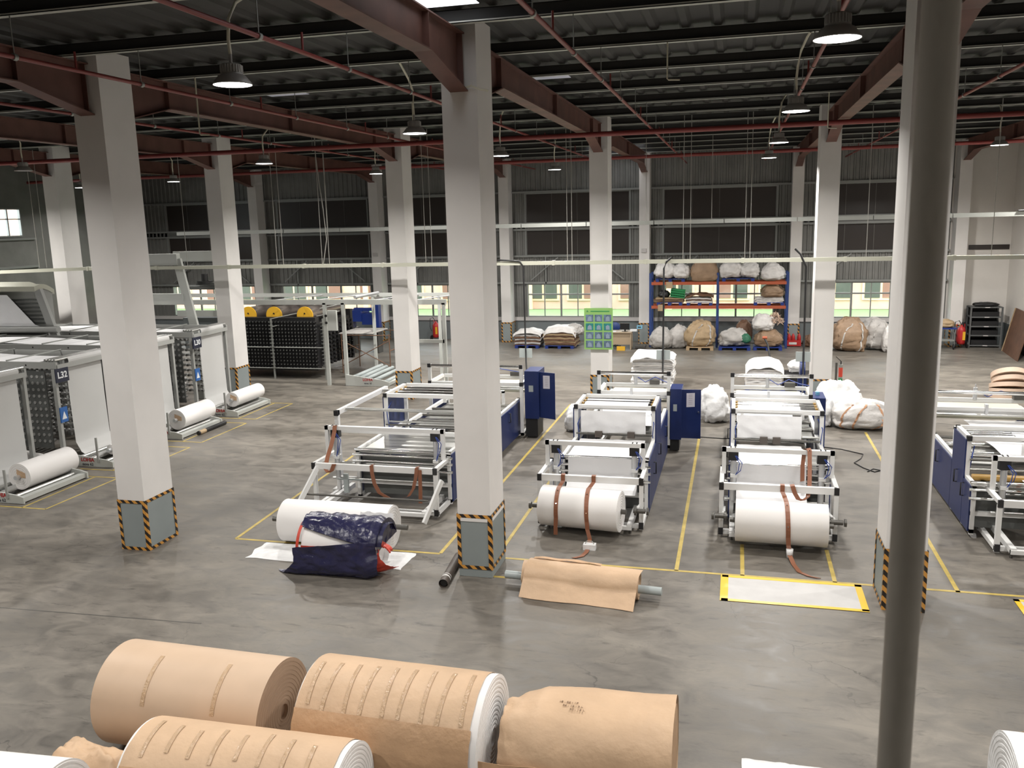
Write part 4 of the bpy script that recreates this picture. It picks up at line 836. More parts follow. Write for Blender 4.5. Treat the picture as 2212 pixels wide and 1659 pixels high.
def loom(k, lab, sign=None, frame_x0=-26, brand=True):
    y0 = 14.78 + 2.82 * k; yn = y0 + .03; yf = y0 + 1.87; xp = -16.22; t = thing('loom', lab, 'loom', (-17, y0 + 1, 0)); L_ = 'loom'
    # take-up base: wedge shaped side plates and channel
    for y in (y0, y0 + 1.93):
        MB().add([(-16.3, y, .01), (-14.8, y, .01), (-14.8, y, .15), (-15.0, y, .2), (-16.3, y, .34), (-16.3, y + .04, .01), (-14.8, y + .04, .01), (-14.8, y + .04, .15), (-15.0, y + .04, .2), (-16.3, y + .04, .34)],
                 [(0, 1, 2, 3, 4), (9, 8, 7, 6, 5), (0, 5, 6, 1), (1, 6, 7, 2), (2, 7, 8, 3), (3, 8, 9, 4), (4, 9, 5, 0)]).build('base_plate', 'loomlight', t)
    if brand:
        text('LOHIA', .13, 'red', t, (-15.42 if k != 1 else -15.52, y0 - .004, .180), (PI / 2, 0, 0), bold=.003); text('nova 62', .10, 'signdark', t, (-15.42 if k != 1 else -15.52, y0 - .004, .068), (PI / 2, 0, 0), bold=.001)
    MB().box(-15.0, y0 + .02, .03, -14.84, y0 + 1.95, .13).build('front_channel', 'loomlight', t)
    for x, z in ((-15.15, .1), (-15.62, .12), (-15.8, .2)): MB().cyl((x, y0 + .04, z), (x, y0 + 1.93, z), .055, 12).build('roller', 'steel', t)
    MB().box(-15.22, y0 - .03, .12, -15.165, y0 - .003, .76).build('stop_bar', 'loom', t)
    f = MB()
    for y in (yn, yf): f.box(xp - .05, y - .04, 0, xp + .05, y + .04, 2.45).box(frame_x0, y - .03, 2.46, xp + .1, y + .03, 2.62)
    f.box(xp + .06, yn, 2.44, xp + .12, yf, 2.55); f.build('frame', L_, t)
    for x in (-18.5, -21.5):
        for yy in (yn, yf): MB().box(x - .05, yy - .04, 0, x + .05, yy + .04, 2.46).build('post', L_, t)
    for i in range(4): MB().cyl((xp + .04 - .09 * i, yn, 2.66 - .0 * i), (xp + .04 - .09 * i, yf, 2.66), .032, 10).build('roller', 'steel', t)
    for i in range(4): MB().cyl((-17.6 - 1.5 * i, yn, 2.64), (-17.6 - 1.5 * i, yf, 2.64), .018, 8).build('cross_rod', 'galv', t)
    for i in range(4): MB().cyl((-17.0 - 1.2 * i, yn - .035, 2.54), (-17.0 - 1.2 * i, yn - .03, 2.54), .022, 8).build('bolt', 'black', t)
    c0, c1 = yn + .38, yf - .22
    MB().grid(lambda u, v: (xp + .07 - (abs(frame_x0) - 16.5) * u, c0 + (c1 - c0) * v, 2.69 - .14 * min(1, u * 8) - .05 * math.sin(u * 9)), 30, 6, th=.004).build('top_cloth', 'fabric', t)
    cp = [(xp + .10, 2.68), (xp + .125, 2.62), (xp + .125, 2.57), (xp + .03, 2.42), (xp + .035, 1.5), (xp + .06, .5), (xp + .2, .25), (xp + .52, .09), (xp + .66, .1), (xp + .62, .22)]
    def hang(u, v):
        k_ = v * (len(cp) - 1); i = min(int(k_), len(cp) - 2); a_ = k_ - i
        return (cp[i][0] * (1 - a_) + cp[i + 1][0] * a_, c0 + (c1 - c0) * u, cp[i][1] * (1 - a_) + cp[i + 1][1] * a_)
    MB().grid(hang, 12, 36, th=.004, tdir=(-1, 0, 0)).build('hanging_cloth', 'clothgrey', t)
    # bobbin creel behind
    for yy in (yn + .5, yf - .3):
        for xs in (-16.9,): bobbin_panel(t, -21.0, -16.9, yy, .4, 2.25, 26, 11)
    MB().box(-21, yn + .42, .3, -16.9, yn + .46, 2.3).build('creel_back', 'loomdark', t)
    if sign:
        s_ = MB().box(xp + .125, yn - .12, 2.12, xp + .15, yn + .31, 2.46).build('number_sign', 'signdark', t)
        text(sign, .215, 'signwhite', s_, (xp + .152, yn + .095, 2.29), (PI / 2, 0, PI / 2), bold=.006)
        s_ = MB().box(xp + .055, yn - .04, 1.10, xp + .08, yn + .20, 1.48).build('notice_plate', 'signblue', t)
        MB().add([(xp + .083, yn - .0, 1.18), (xp + .083, yn + .16, 1.18), (xp + .083, yn + .08, 1.38)], [(0, 1, 2)]).build('pictogram', 'signwhite', s_)
    return t
loom(0, 'grey loom nearest the viewer, cut off by the left picture edge')
loom(1, 'grey loom carrying the sign L32 and a hanging white cloth', 'L32')
loom(2, 'grey loom between the L32 and the L30 looms, partly behind the left pillar')
loom(3, 'grey loom carrying the sign L30 and a hanging white cloth', 'L30')
roll_y('white cloth roll nearest the viewer, low at the left picture edge', -15.46, 15.42, 16.92, .40, .30)
roll_y('white cloth roll just right of the left front pillar', -15.39, 15.42 + 5.64, 16.93 + 5.64, .40, .29)
roll_y('white cloth roll furthest of the three, beside the second row pillar', -15.36, 15.42 + 8.46, 17.0 + 8.46, .40, .235)
roll_y('small white cloth roll mostly hidden by the left front pillar', -15.4, 15.5 + 2.82, 17.0 + 2.82, .26, .13, paper=False)
roll_y('white cloth roll standing deeper between the looms behind the left pillar', -18.4, 24.3, 25.6, .55, .33, paper=False)
t = thing('dark_core_tube', 'dark tube with tan tape on the floor in front of the middle cloth roll', 'tube', (-14.62, 21.5, 0))
MB().cyl((-14.65, 20.95, .06), (-14.65, 22.3, .06), .06, 16).build('tube_wall', 'black', t); MB().cyl((-14.65, 21.0, .06), (-14.65, 21.28, .06), .063, 16).build('tape_band', 'bagtan', t)
tag(MB().grid(lambda u, v: (-17.6 + 1.3 * u, 16.9 + .8 * v, .05 + .38 * math.sin(PI * u) * math.sin(PI * v) + .1 * NZ(u * 4, v * 4, 1)), 18, 14, th=.03).build('fabric_heap', 'bagwhite'), 'heap of grey white fabric on the floor between the two left looms', 'fabric')

# loom further back with bobbin creel (right of the second row pillar)
t = thing('loom', 'far grey loom frame beside the black bobbin rack with the bare rollers', 'loom', (-13, 29, 0))
y0 = 28.46
MB().add([(-13.6, y0, .01), (-11.95, y0, .01), (-11.95, y0, .17), (-12.2, y0, .24), (-13.6, y0, .42), (-13.6, y0 + .05, .01), (-11.95, y0 + .05, .01), (-11.95, y0 + .05, .17), (-12.2, y0 + .05, .24), (-13.6, y0 + .05, .42)],
         [(0, 1, 2, 3, 4), (9, 8, 7, 6, 5), (0, 5, 6, 1), (1, 6, 7, 2), (2, 7, 8, 3), (3, 8, 9, 4), (4, 9, 5, 0)]).build('base_plate', 'loomlight', t)
text('LOHIA', .13, 'red', t, (-12.75, y0 - .004, .24), (PI / 2, 0, 0), bold=.003); text('nova 10', .09, 'signdark', t, (-12.75, y0 - .004, .11), (PI / 2, 0, 0), bold=.001)
for x, z in ((-12.2, .12), (-12.55, .2), (-12.9, .22), (-13.15, .25), (-13.35, .3)): MB().cyl((x, y0 + .1, z), (x, 31.2, z), .075, 12).build('roller', 'pvc', t)
MB().box(-12.1, y0 + .05, .02, -11.98, 31.3, .12).build('front_channel', 'loomlight', t)
f = MB()
for x in (-14.3, -13.58): f.box(x - .06, 28.5, 0, x + .06, 28.6, 3.0)
f.box(-22, 28.5, 2.94, -9.7, 28.6, 3.12).box(-22, 31.2, 2.98, -9.7, 31.3, 3.12)
for x in (-9.8, -10.9): f.box(x - .06, 28.5, 0, x + .06, 28.6, 3.0).box(x - .05, 31.2, 0, x + .05, 31.3, 3.0)
f.box(-13.64, 31.2, 0, -13.54, 31.3, 3.0).box(-10.9, 28.5, 1.6, -9.8, 28.56, 1.72); f.build('frame', 'loomlight', t)
for x in (-16.2, -14.5, -12.2, -10.6): MB().cyl((x - .5, 28.6, 3.06), (x + .5, 31.2, 3.06), .02, 8).build('cross_rod', 'alu', t)
MB().cyl((-13.4, 29.2, 3.14), (-13.3, 31.1, 3.14), .06, 12).build('roller', 'alu', t)
MB().box(-14.15, 28.4, 2.02, -13.8, 28.5, 2.74).build('junction_box', 'loomlight', t)
for z in (2.55, 2.3): MB().cyl((-14.2, 28.39, z), (-14.2, 28.41, z), .05, 10).build('gauge', 'black', t)
t = thing('bobbin_rack', 'black rack packed with bobbins under large yellow flanged rollers', 'rack', (-16.5, 30, 0))
MB().box(-20.4, 29.7, .32, -15.3, 30.0, 2.33).box(-20.4, 32.8, .32, -15.3, 33.0, 2.33).box(-20.3, 30, .4, -15.35, 32.8, 2.1).build('dark_core', 'black', t)
bm_ = MB()
for i in range(38):
    for j in range(14):
        px = -20.3 + i * .135; pz = .42 + j * .135
        bm_.cyl((px, 29.62, pz), (px, 29.72, pz), .052, 6)
bm_.build('bobbins', 'black', t, 'stuff')
pn = MB()
for i in range(38):
    for j in range(14): pn.box(-20.31 + i * .135, 29.595, .41 + j * .135, -20.285 + i * .135, 29.62, .43 + j * .135)
pn.build('spindle_tips', 'galv', t, 'stuff')
for x in (-20.4, -18.7, -17.05, -14.9): MB().box(x - .025, 29.5, 0, x + .025, 29.56, 2.32).build('upright', 'galv', t)
for x in (-17.05, -14.9):
    for j in range(14): MB().box(x - .09, 29.48, .42 + j * .135, x + .09, 29.5, .435 + j * .135).build('spindle_arm', 'galv', t)
for z in (.42, 1.22): MB().cyl((-20.4, 29.52, z), (-14.9, 29.52, z), .02, 6).build('rail', 'galv', t)
MB().cyl((-17.05, 29.52, 2.3), (-14.9, 31.5, 2.7), .02, 6).cyl((-17.05, 29.52, 2.0), (-14.9, 31.0, 2.45), .02, 6).build('rail', 'galv', t)
bm_ = MB()
for i in range(9):
    for j in range(10):
        bm_.cyl((-15.25 + .0 * i, 30.0 + i * .33, .5 + j * .16), (-15.15, 30.0 + i * .33, .5 + j * .16), .07, 6)
bm_.build('side_bobbins', 'black', t, 'stuff')
for x in (-18.3, -17.2, -15.9):
    d_ = MB().cyl((x, 30.05, 2.38), (x, 30.11, 2.38), .33, 28).build('yellow_flange', 'yellow', t); MB().cyl((x, 30.03, 2.45), (x, 30.06, 2.45), .03, 8).build('hub', 'black', d_)
    MB().cyl((x + .03, 30.12, 2.42), (x + .06, 32.7, 2.42), .27, 24).build('godet_roller', 'godet', t)
# tall gantry and far machine body behind the looms
t = thing('machine_gantry', 'tall pale grey slanted gantry arm left of the second row pillar', 'machine', (-18.3, 25.2, 0))
MB().bar((-18.15, 25.7, 4.75), (-17.72, 25.7, 2.5), .10, .30, (1, 0, 0)).bar((-17.72, 25.7, 2.5), (-17.72, 25.7, .0), .1, .3, (1, 0, 0)).box(-20.5, 25.6, 4.55, -18.1, 25.8, 4.93).build('arm', 'loomlight', t)
MB().box(-20.5, 25.62, 3.35, -18.0, 25.78, 3.6).build('cross_member', 'loomlight', t); MB().box(-19.5, 27.4, 4.6, -17.6, 27.5, 4.95).build('upper_beam', 'loomlight', t)
MB().box(-19.2, 27.3, 3.6, -17.6, 27.6, 3.72).box(-18.6, 27.3, 3.75, -17.6, 27.5, 3.85).build('boom', 'loomdark', t)
MB().cyl((-18.3, 27.4, 3.9), (-18.3, 27.4, 4.15), .12, 12).cyl((-18.3, 27.4, 3.8), (-18.3, 27.4, 3.9), .28, 12).build('motor', 'black', t)
MB().box(-19.2, 26.9, 2.7, -17.6, 27.0, 2.9).build('lower_beam', 'loomlight', t); MB().box(-19.2, 27.2, 1.4, -17.7, 27.6, 2.6).build('cabinet_body', 'dado', t)
t = thing('circular_loom', 'large grey machine with a white hood and slanted cloth at the left edge', 'machine', (-22, 22, 0))
MB().grid(lambda u, v: (-27 + 6.1 * u, 22.35 + .8 * v, 4.12 + .12 * math.sin(v * PI) - .15 * (u > .93) * v), 20, 10, th=.15).build('hood', 'trayw', t)
MB().box(-27, 22.75, 1.6, -20.95, 23.1, 4.0).build('louvred_body', 'loom', t)
for j in range(14): MB().box(-23.5, 22.7, 2.1 + j * .12, -21.0, 22.75, 2.14 + j * .12).build('louvre', 'loomdark', t)
MB().bar((-20.9, 22.5, 4.0), (-20.35, 22.5, 2.2), .12, .25, (1, 0, 0)).build('side_post', 'loom', t)
MB().grid(lambda u, v: (-27 + (4.9 + 1.0 * v) * u, 22.5 - .1 * v, 3.85 - .9 * v), 10, 8, th=.006).build('slanted_cloth', 'fabric', t)
MB().grid(lambda u, v: (-27 + (5.9 + .7 * v) * u, 22.38 - .02 * v, 2.95 - .2 * v), 10, 8, th=.006).build('slanted_cloth', 'fabric', t)
MB().cyl((-26, 22.36, 2.74), (-20.2, 22.36, 2.8), .1, 14).build('roller', 'loom', t)
# scaffold and blue machine behind the far loom
t = thing('scaffold_trolley', 'rusty tubular scaffold with a plank top behind the far loom', 'scaffold', (-14.2, 31.8, 0))
f = MB()
for x in (-14.9, -12.9):
    for y in (31.0, 32.6): f.cyl((x, y, 0), (x, y, 1.55), .022, 7)
    f.cyl((x, 31.0, .9), (x, 32.6, .9), .018, 6)
f.cyl((-14.9, 31.0, .3), (-12.9, 31.0, 1.3), .018, 6).cyl((-12.9, 31.0, .3), (-14.9, 31.0, 1.3), .018, 6).cyl((-14.9, 31, 1.5), (-12.9, 31, 1.5), .018, 6).cyl((-14.9, 32.6, 1.5), (-12.9, 32.6, 1.5), .018, 6)
f.build('tube_frame', 'clothbrown', t); MB().box(-15.0, 31.0, 1.55, -13.6, 32.6, 1.58).build('plank', 'bagdim', t)
t = thing('blue_machine', 'bright blue machine on dark legs near the back wall behind the loom frame', 'machine', (-16.1, 36, 0))
MB().box(-16.9, 35.8, 1.45, -16.2, 36.8, 1.95).box(-16.2, 35.9, 1.3, -15.6, 36.5, 1.8).box(-15.5, 35.7, 1.2, -15.3, 36.0, 2.2).box(-16.6, 36, 1.9, -15.4, 36.1, 2.05).box(-16.9, 36, 1.15, -16.75, 36.5, 1.5).build('body', 'palletblue', t); MB().box(-16.8, 36, 0, -16.6, 36.5, 1.15).build('leg', 'darksteel', t); MB().box(-15.7, 36, 0, -15.5, 36.5, 1.2).build('leg', 'darksteel', t)
MB().cyl((-16.8, 35.7, 1.1), (-15.3, 35.7, 1.15), .06, 10).build('shaft', 'darksteel', t)

# ------------------------------------------------------------------ bags and piles
def bag(name, lab, c, s, mt, seed, nk=False, belts=0, p=.68, amp=.16, parent=None, group=None, top=None, lean=0.0):
    nu, nv = 48, 30
    def fn(u, v):
        th = 2 * PI * u; ph = PI * (v - .5)
        cx_ = math.copysign(abs(math.cos(th)) ** p, math.cos(th)); sx_ = math.copysign(abs(math.sin(th)) ** p, math.sin(th)); cp = max(0.0, math.cos(ph)) ** p; sp = math.copysign(abs(math.sin(ph)) ** (.8), math.sin(ph))
        k = 1 + amp * NZ(cx_ * cp * 1.6 + seed, sx_ * cp * 1.6, sp * 1.6) - amp * .7 * (1 - abs(NZ(cx_ * cp * 3.2 + seed, sx_ * cp * 3.2 + 5, sp * 2.6))) ** 4 + amp * .35 * NZ(cx_ * 7 + seed, sx_ * 7, sp * 6) + amp * .16 * NZ(cx_ * 17 + seed, sx_ * 17, sp * 13)
        x_ = s[0] / 2 * cx_ * cp * k; y_ = s[1] / 2 * sx_ * cp * k; z_ = s[2] / 2 * sp * k
        if top: z_ += top * max(0, sp) ** 6
        tp = (1.04 - .10 * sp - .22 * max(0, sp) ** 2) * (1 + .045 * math.sin(th * 9 + seed + 3 * sp) * max(0, sp + .35)); z_ -= s[2] * .05 * NZ(cx_ * 1.3, sx_ * 1.3, seed) * max(0, sp)
        return (c[0] + x_ * tp + lean * (sp + 1) * .5, c[1] + y_ * tp, max(c[2] + .004, c[2] + s[2] / 2 * .96 + z_))
    if parent is not None: return MB().grid(fn, nu, nv).build(name, mt, parent)
    if not (nk or belts): return tag(MB().grid(fn, nu, nv).build(name, mt), lab, 'bag', group)
    t = thing(name, lab, 'bag', (c[0], c[1], c[2]), group)
    MB().grid(fn, nu, nv).build('sack', mt, t)
    if nk: 
        zt_ = c[2] + s[2] * .93; MB().lathe([(.10, -.05), (.035, .04), (.03, .07), (.07, .13), (.05, .17), (.001, .15)], (c[0] + lean, c[1], zt_), n=12).build('tied_neck', mt, t)
    for b in range(belts):
        u0 = [.70, .80, .62][b]; pts = []
        for i in range(16):
            q = Vector(fn(u0 + .004 * i, .15 + .62 * i / 15)); d = (q - Vector((c[0], c[1], c[2] + s[2] * .5))).normalized(); pts.append(q + d * .012)
        MB().ribbon(pts, (1, .1, 0), .055, .008).build('lifting_belt', 'beltcol' if mt in ('bagwhite', 'plastic') else 'bagdim', t)
    return t
def pallet(lab, x0, x1, y0, y1, z, mt='palletblue', group=None):
    t = thing('pallet', lab, 'pallet', ((x0 + x1) / 2, (y0 + y1) / 2, z), group)
    n = 7
    for i in range(n):
        y = y0 + (y1 - y0 - .1) * i / (n - 1); MB().box(x0, y, z + .11, x1, y + .1, z + .135).build('deck_board', mt, t)
    for i in range(3):
        x = x0 + (x1 - x0 - .14) * i / 2; MB().box(x, y0, z, x + .14, y1, z + .11).build('bearer', mt, t)
    return t
def pile(name, lab, x0, x1, y0, y1, z0, n, th, mts, seed, cover=None, cat='pile'):
    t = thing(name, lab, cat, ((x0 + x1) / 2, (y0 + y1) / 2, z0)); rnd = random.Random(seed); z = z0
    for i in range(n):
        dx = rnd.uniform(-.05, .05); dy = rnd.uniform(-.05, .05); zz = z
        MB().grid(lambda u, v: (x0 + dx + (x1 - x0) * u + .03 * NZ(v * 5, i, seed), y0 + dy + (y1 - y0) * v + .03 * NZ(u * 6, i, seed + 4), zz + th * (.92 - .35 * (abs(u - .5) * 2) ** 6 - .35 * (abs(v - .5) * 2) ** 6) + th * .25 * NZ(u * 5, v * 5, i + seed)), 16, 10, th=th * .8).build('folded_layer', mts[i % len(mts)], t)
        z += th
    if cover:
        MB().grid(lambda u, v: (x0 - .05 + (x1 - x0 + .10) * u, y0 - .06 + (y1 - y0 + .12) * v, z + cover[1] * math.sin(PI * min(1, max(0, u * .9 + .05))) * (1 - .35 * (abs(v - .5) * 2) ** 3) + .05 + .06 * NZ(u * 4, v * 4, seed) - cover[2] * max(0, abs(u - .5) * 2 - .82) * 4 - cover[2] * max(0, abs(v - .5) * 2 - .8) * 4), 30, 20, th=.02).build('cover_sheet', cover[0], t)
    return t
# bags by the machines
bag('white_bag', 'white plastic bag slumped behind the open blue cabinet door', (-.52, 24.75, 0), (.95, .8, 1.05), 'plastic', 3, lean=-.1, amp=.2)
bag('white_bag', 'round white bag on the floor at the left side of the second machine', (-4.2, 23.1, 0), (.6, .7, .75), 'plastic', 9)
bag('white_bag', 'tall crumpled white bag heap behind the strapped one, beside the third machine', (2.85, 25.65, 0), (1.3, .9, 1.12), 'plastic', 14, amp=.22)
bag('white_bag', 'crumpled white bag tight against the cabinet of the third machine', (2.42, 24.75, 0), (.5, .8, .95), 'plastic', 19, amp=.2)
bag('strapped_bag', 'white bulk bag with tan straps sagging on the floor by the right pillar', (3.35, 24.55, 0), (1.55, 1.0, .80), 'bagwhite', 22, belts=3, amp=.12)
pile('sheet_pile', 'high stack of folded white sheets behind the second machine', -3.45, -2.05, 29.9, 31.1, .0, 13, .075, ('plastic', 'bagwhite'), 4, ('plastic', .08, .16))
pile('sheet_pile', 'stack of folded white sheets under a bulging cover behind the third machine', .40, 1.50, 28.9, 30.1, .14, 9, .075, ('bagwhite', 'plastic'), 6, ('plastic', .2, .16))
pallet('blue pallet under the white stack behind the third machine', .35, 1.6, 28.9, 30.1, 0)
bag('white_bag', 'small white bundle beside the black cable behind the third machine', (1.95, 29.6, .6), (.5, .5, .42), 'plastic', 31)
tag(MB().box(1.6, 29.0, .0, 2.4, 30.0, .6).build('black_crate', 'black'), 'black crate under the small white bundle behind the third machine', 'crate')
t = thing('pallet_jack', 'black pallet jack handle with an orange grip beyond the white stack', 'pallet jack', (1.35, 31.6, 0))
MB().tube([(1.25, 31.2, .2), (1.2, 31.6, .8), (1.12, 31.8, 1.2), (1.02, 31.9, 1.38)], .035, 8).build('handle', 'black', t); MB().cyl((.94, 31.9, 1.42), (1.10, 31.9, 1.42), .05, 10).build('grip', 'orange', t); MB().box(1.0, 30.3, .03, 1.15, 31.4, .12).box(1.35, 30.3, .03, 1.5, 31.4, .12).box(1.0, 31.2, .03, 1.5, 31.5, .3).build('fork', 'black', t)
t = thing('fan_drum', 'dark blue round drum on a stand behind the cabinet of the third machine', 'drum', (2.02, 27.8, 0))
MB().cyl((1.95, 27.8, 1.0), (2.1, 27.8, 1.0), .27, 20).build('drum', 'blue', t); MB().box(1.9, 27.7, 0, 2.15, 27.9, .75).build('stand', 'blue', t)
t = thing('gas_cylinder', 'slim cylinder with a pink and green label standing behind the strapped bags', 'cylinder', (3.3, 29.2, 0))
MB().cyl((3.3, 29.2, 0), (3.3, 29.2, .95), .06, 14).build('body', 'galv', t); MB().cyl((3.3, 29.2, .55), (3.3, 29.2, .85), .062, 14, caps=False).build('pink_label', 'redcloth', t); MB().cyl((3.3, 29.2, .35), (3.3, 29.2, .5), .062, 14, caps=False).build('green_label', 'crate', t)
MB().cyl((3.3, 29.2, .95), (3.3, 29.2, 1.05), .02, 8).bar((3.3, 29.2, 1.05), (3.14, 29.2, 1.2), .02).build('valve', 'black', t)
MB().box(3.14, 29.2, 0, 3.2, 29.3, 1.0).build('carrier_post', 'darksteel', t)
# tape rolls at right
t = thing('webbing_roll_stack', 'stack of pale round webbing rolls behind the right edge machine', 'roll stack', (8.2, 29.3, 0))
for i, (z, r) in enumerate(((0, .52), (.14, .55), (.28, .53), (.44, .50), (.60, .50))):
    o_ = MB().cyl((8.2 + .03 * (i % 2), 29.3, z), (8.2 + .03 * (i % 2), 29.3 + .02 * i, z + .125), r, 36).build('webbing_roll', 'tapeRoll', t); MB().cyl((8.2, 29.3, z + .12), (8.2, 29.3, z + .132), .05, 12).build('hub', 'bagdim', o_)

# ------------------------------------------------------------------ pallet rack and its load
t = thing('pallet_rack', 'tall blue and orange pallet rack standing against the back wall windows', 'rack', (-.8, 39, 0))
for x in (-3.68, -.78, 2.12):
    for y in (38.9, 39.85): MB().box(x - .05, y - .04, 0, x + .05, y + .04, 3.28).build('upright', 'rackblue', t)
    b = MB()
    for j in range(5): b.bar((x, 38.9, .3 + j * .6), (x, 39.85, .6 + j * .6), .03)
    b.build('brace', 'rackblue', t)
for z in (1.72, 2.76):
    for a, b in ((-3.63, -.83), (-.73, 2.07)):
        for y in (38.88, 39.85): MB().box(a, y - .03, z, b, y + .03, z + .13).build('beam', 'orange', t)
for i, x in enumerate((-3.55, -1.9, .1, 1.2)):
    MB().box(x - .02, 38.85, 1.6, x + .0, 38.86, 1.62)
for x, z in ((-2.85, 2.62), (-3.2, 1.62)): tag(MB().box(x - .14, 38.80, z, x + .14, 38.82, z + .28).build('rack_card', 'bagtan'), 'tan card hung on the %s beam of the pallet rack' % ('upper' if z > 2 else 'lower'), 'card')
def rpal(lab, a, b, z): pallet(lab, a, b, 38.95, 39.75, z)
rpal('blue pallet under the two white bags on the left of the top shelf', -3.45, -2.2, 2.89); rpal('blue pallet under the white bags right of centre on the top shelf', -.6, .75, 2.89)
rpal('blue pallet under the green crate on the middle shelf', -3.4, -2.3, 1.85); rpal('blue pallet under the brown sacking on the middle shelf', -2.1, -1.0, 1.85); rpal('blue pallet at the right end of the middle shelf', .75, 2.0, 1.85)
bag('white_bag', 'white bag furthest left on the rack top, its tied neck sticking up', (-3.05, 39.2, 3.03), (.95, .9, .72), 'bagwhite', 41, nk=True, top=.1)
bag('white_bag', 'white round bag second from the left on the rack top', (-2.35, 39.15, 3.03), (.8, .85, .66), 'bagwhite', 44)
bag('brown_bag', 'boxy brown paper bag in the middle of the rack top', (-1.35, 39.2, 2.9), (1.15, .85, .95), 'bagbrown', 47, p=.4, amp=.09)
bag('white_bag', 'white bag right of the brown one on the rack top', (-.25, 39.2, 3.03), (1.0, .9, .78), 'bagwhite', 50)
bag('white_bag', 'white bag in the right middle of the rack top', (.55, 39.2, 3.03), (.85, .85, .70), 'bagwhite', 53)
bag('white_bag', 'tied white bag furthest right on the rack top', (1.5, 39.2, 2.9), (1.05, .9, .72), 'bagwhite', 56, nk=True, top=.08)
pile('sack_pile', 'flat brown sacks piled left on the middle shelf', -3.5, -2.2, 38.95, 39.7, 2.0, 4, .05, ('clothbrown', 'bagtan'), 8)
pile('sack_pile', 'brown and white sacks heaped on the middle shelf left of the centre upright', -2.1, -1.0, 38.95, 39.7, 2.0, 3, .07, ('bagwhite', 'clothbrown'), 9, ('clothbrown', .12, .05))
t = thing('green_crate', 'tilted green plastic crate on the middle rack shelf', 'crate', (-2.5, 39.1, 2.2))
for j in range(4): MB().box(-2.82, 38.9, 2.2 + j * .1, -2.2, 38.92, 2.26 + j * .1).box(-2.82, 39.3, 2.2 + j * .1, -2.2, 39.32, 2.26 + j * .1).build('side_slat', 'crate', t)
for i in range(7): MB().box(-2.82 + i * .1, 38.895, 2.2, -2.80 + i * .1, 38.925, 2.58).build('rib', 'crate', t)
MB().box(-2.82, 38.92, 2.2, -2.2, 39.3, 2.22).box(-2.82, 38.92, 2.22, -2.8, 39.3, 2.56).box(-2.22, 38.92, 2.22, -2.2, 39.3, 2.56).box(-2.8, 39.05, 2.22, -2.22, 39.08, 2.5).build('crate_body', 'crate', t)
t.rotation_euler = (0, .12, 0)
bag('black_bag', 'small black bundle beside the green crate', (-3.1, 39.15, 2.2), (.5, .45, .32), 'black', 60)
pile('sheet_pile', 'white sheets under the brown bag at the right of the middle shelf', .8, 1.95, 38.95, 39.7, 2.0, 3, .07, ('bagwhite',), 11)
bag('brown_bag', 'brown paper bag on the right end of the middle shelf', (1.5, 39.2, 2.2), (.95, .8, .55), 'bagbrown', 63)
bag('white_bag', 'greyish white bag on the floor at the left under the rack', (-3.15, 38.6, 0), (1.0, .9, .95), 'bagdim', 66, amp=.16)
bag('white_bag', 'greyish white bag second from the left under the rack', (-2.4, 38.8, 0), (.95, .9, 1.05), 'bagdim', 69, amp=.16)
bag('bulk_bag', 'big beige bulk bag on a wooden pallet under the rack', (-1.48, 38.6, .14), (1.25, 1.0, 1.12), 'bagtan', 72, belts=2, p=.5)
pallet('small wooden pallet under the big beige bulk bag', -2.05, -.9, 38.0, 38.9, 0, 'wood')
pallet('blue pallet under the white heap with the green ball', -.68, .64, 38.1, 39.0, 0); pallet('blue pallet under the bag full of paper strips', .76, 1.94, 38.2, 39.1, 0)
bag('white_bag', 'low heap of white plastic beside the green ball of film', (-.15, 38.6, .14), (1.2, .9, .80), 'bagdim', 75, amp=.22, lean=.15)
bag('green_ball', 'dark green round bundle of film between two bags', (.42, 38.35, .28), (.46, .42, .46), 'greenbag', 78, p=1.0, amp=.08)
bag('strip_bag', 'tan bulk bag topped with white bags, right end under the rack', (1.38, 38.65, .14), (1.15, .95, .75), 'bagbrown', 81)
bag('white_bag', 'white bag lying on top of the tan bulk bag under the rack', (1.15, 38.6, .80), (.9, .8, .78), 'bagwhite', 84, amp=.18)
ps = MB(); rnd = random.Random(5)
for i in range(150):
    a = rnd.uniform(0, 2 * PI); rr = .34 * math.sqrt(rnd.random()); x = 1.62 + rr * math.cos(a); y = 38.6 + rr * math.sin(a) * .8; z = 1.15 + .38 * (1 - (rr / .34) ** 2) + rnd.uniform(-.05, .05); d = Vector((rnd.uniform(-1, 1), rnd.uniform(-1, 1), rnd.uniform(-.6, .8))).normalized() * .11
    ps.bar(Vector((x, y, z)) - d, Vector((x, y, z)) + d, .03, .008)
o = ps.build('paper_strips', 'tapeRoll', None, 'stuff'); tag(o, 'tangled beige paper strips spilling out of the bag under the rack', 'paper strips')
bag('brown_bag', 'brownish crumpled bag behind the green ball, under the rack', (.35, 39.2, .14), (.7, .6, 1.1), 'clothbrown', 87)
# big bags right of the rack
bag('bulk_bag', 'large brown bulk bag with two lifting loops right of the second row pillar', (4.6, 38.6, 0), (1.42, 1.2, 1.42), 'bagbrown', 90, belts=2, p=.5)
bag('bulk_bag', 'white bulk bag with orange trim beside the large brown one', (5.75, 39.0, .05), (1.15, 1.0, 1.3), 'bagdim', 93, belts=1, p=.6)
bag('white_bag', 'narrow white bag in front of the white bulk bag, at the front right pillar', (6.1, 38.2, 0), (.5, .5, 1.1), 'bagwhite', 96)
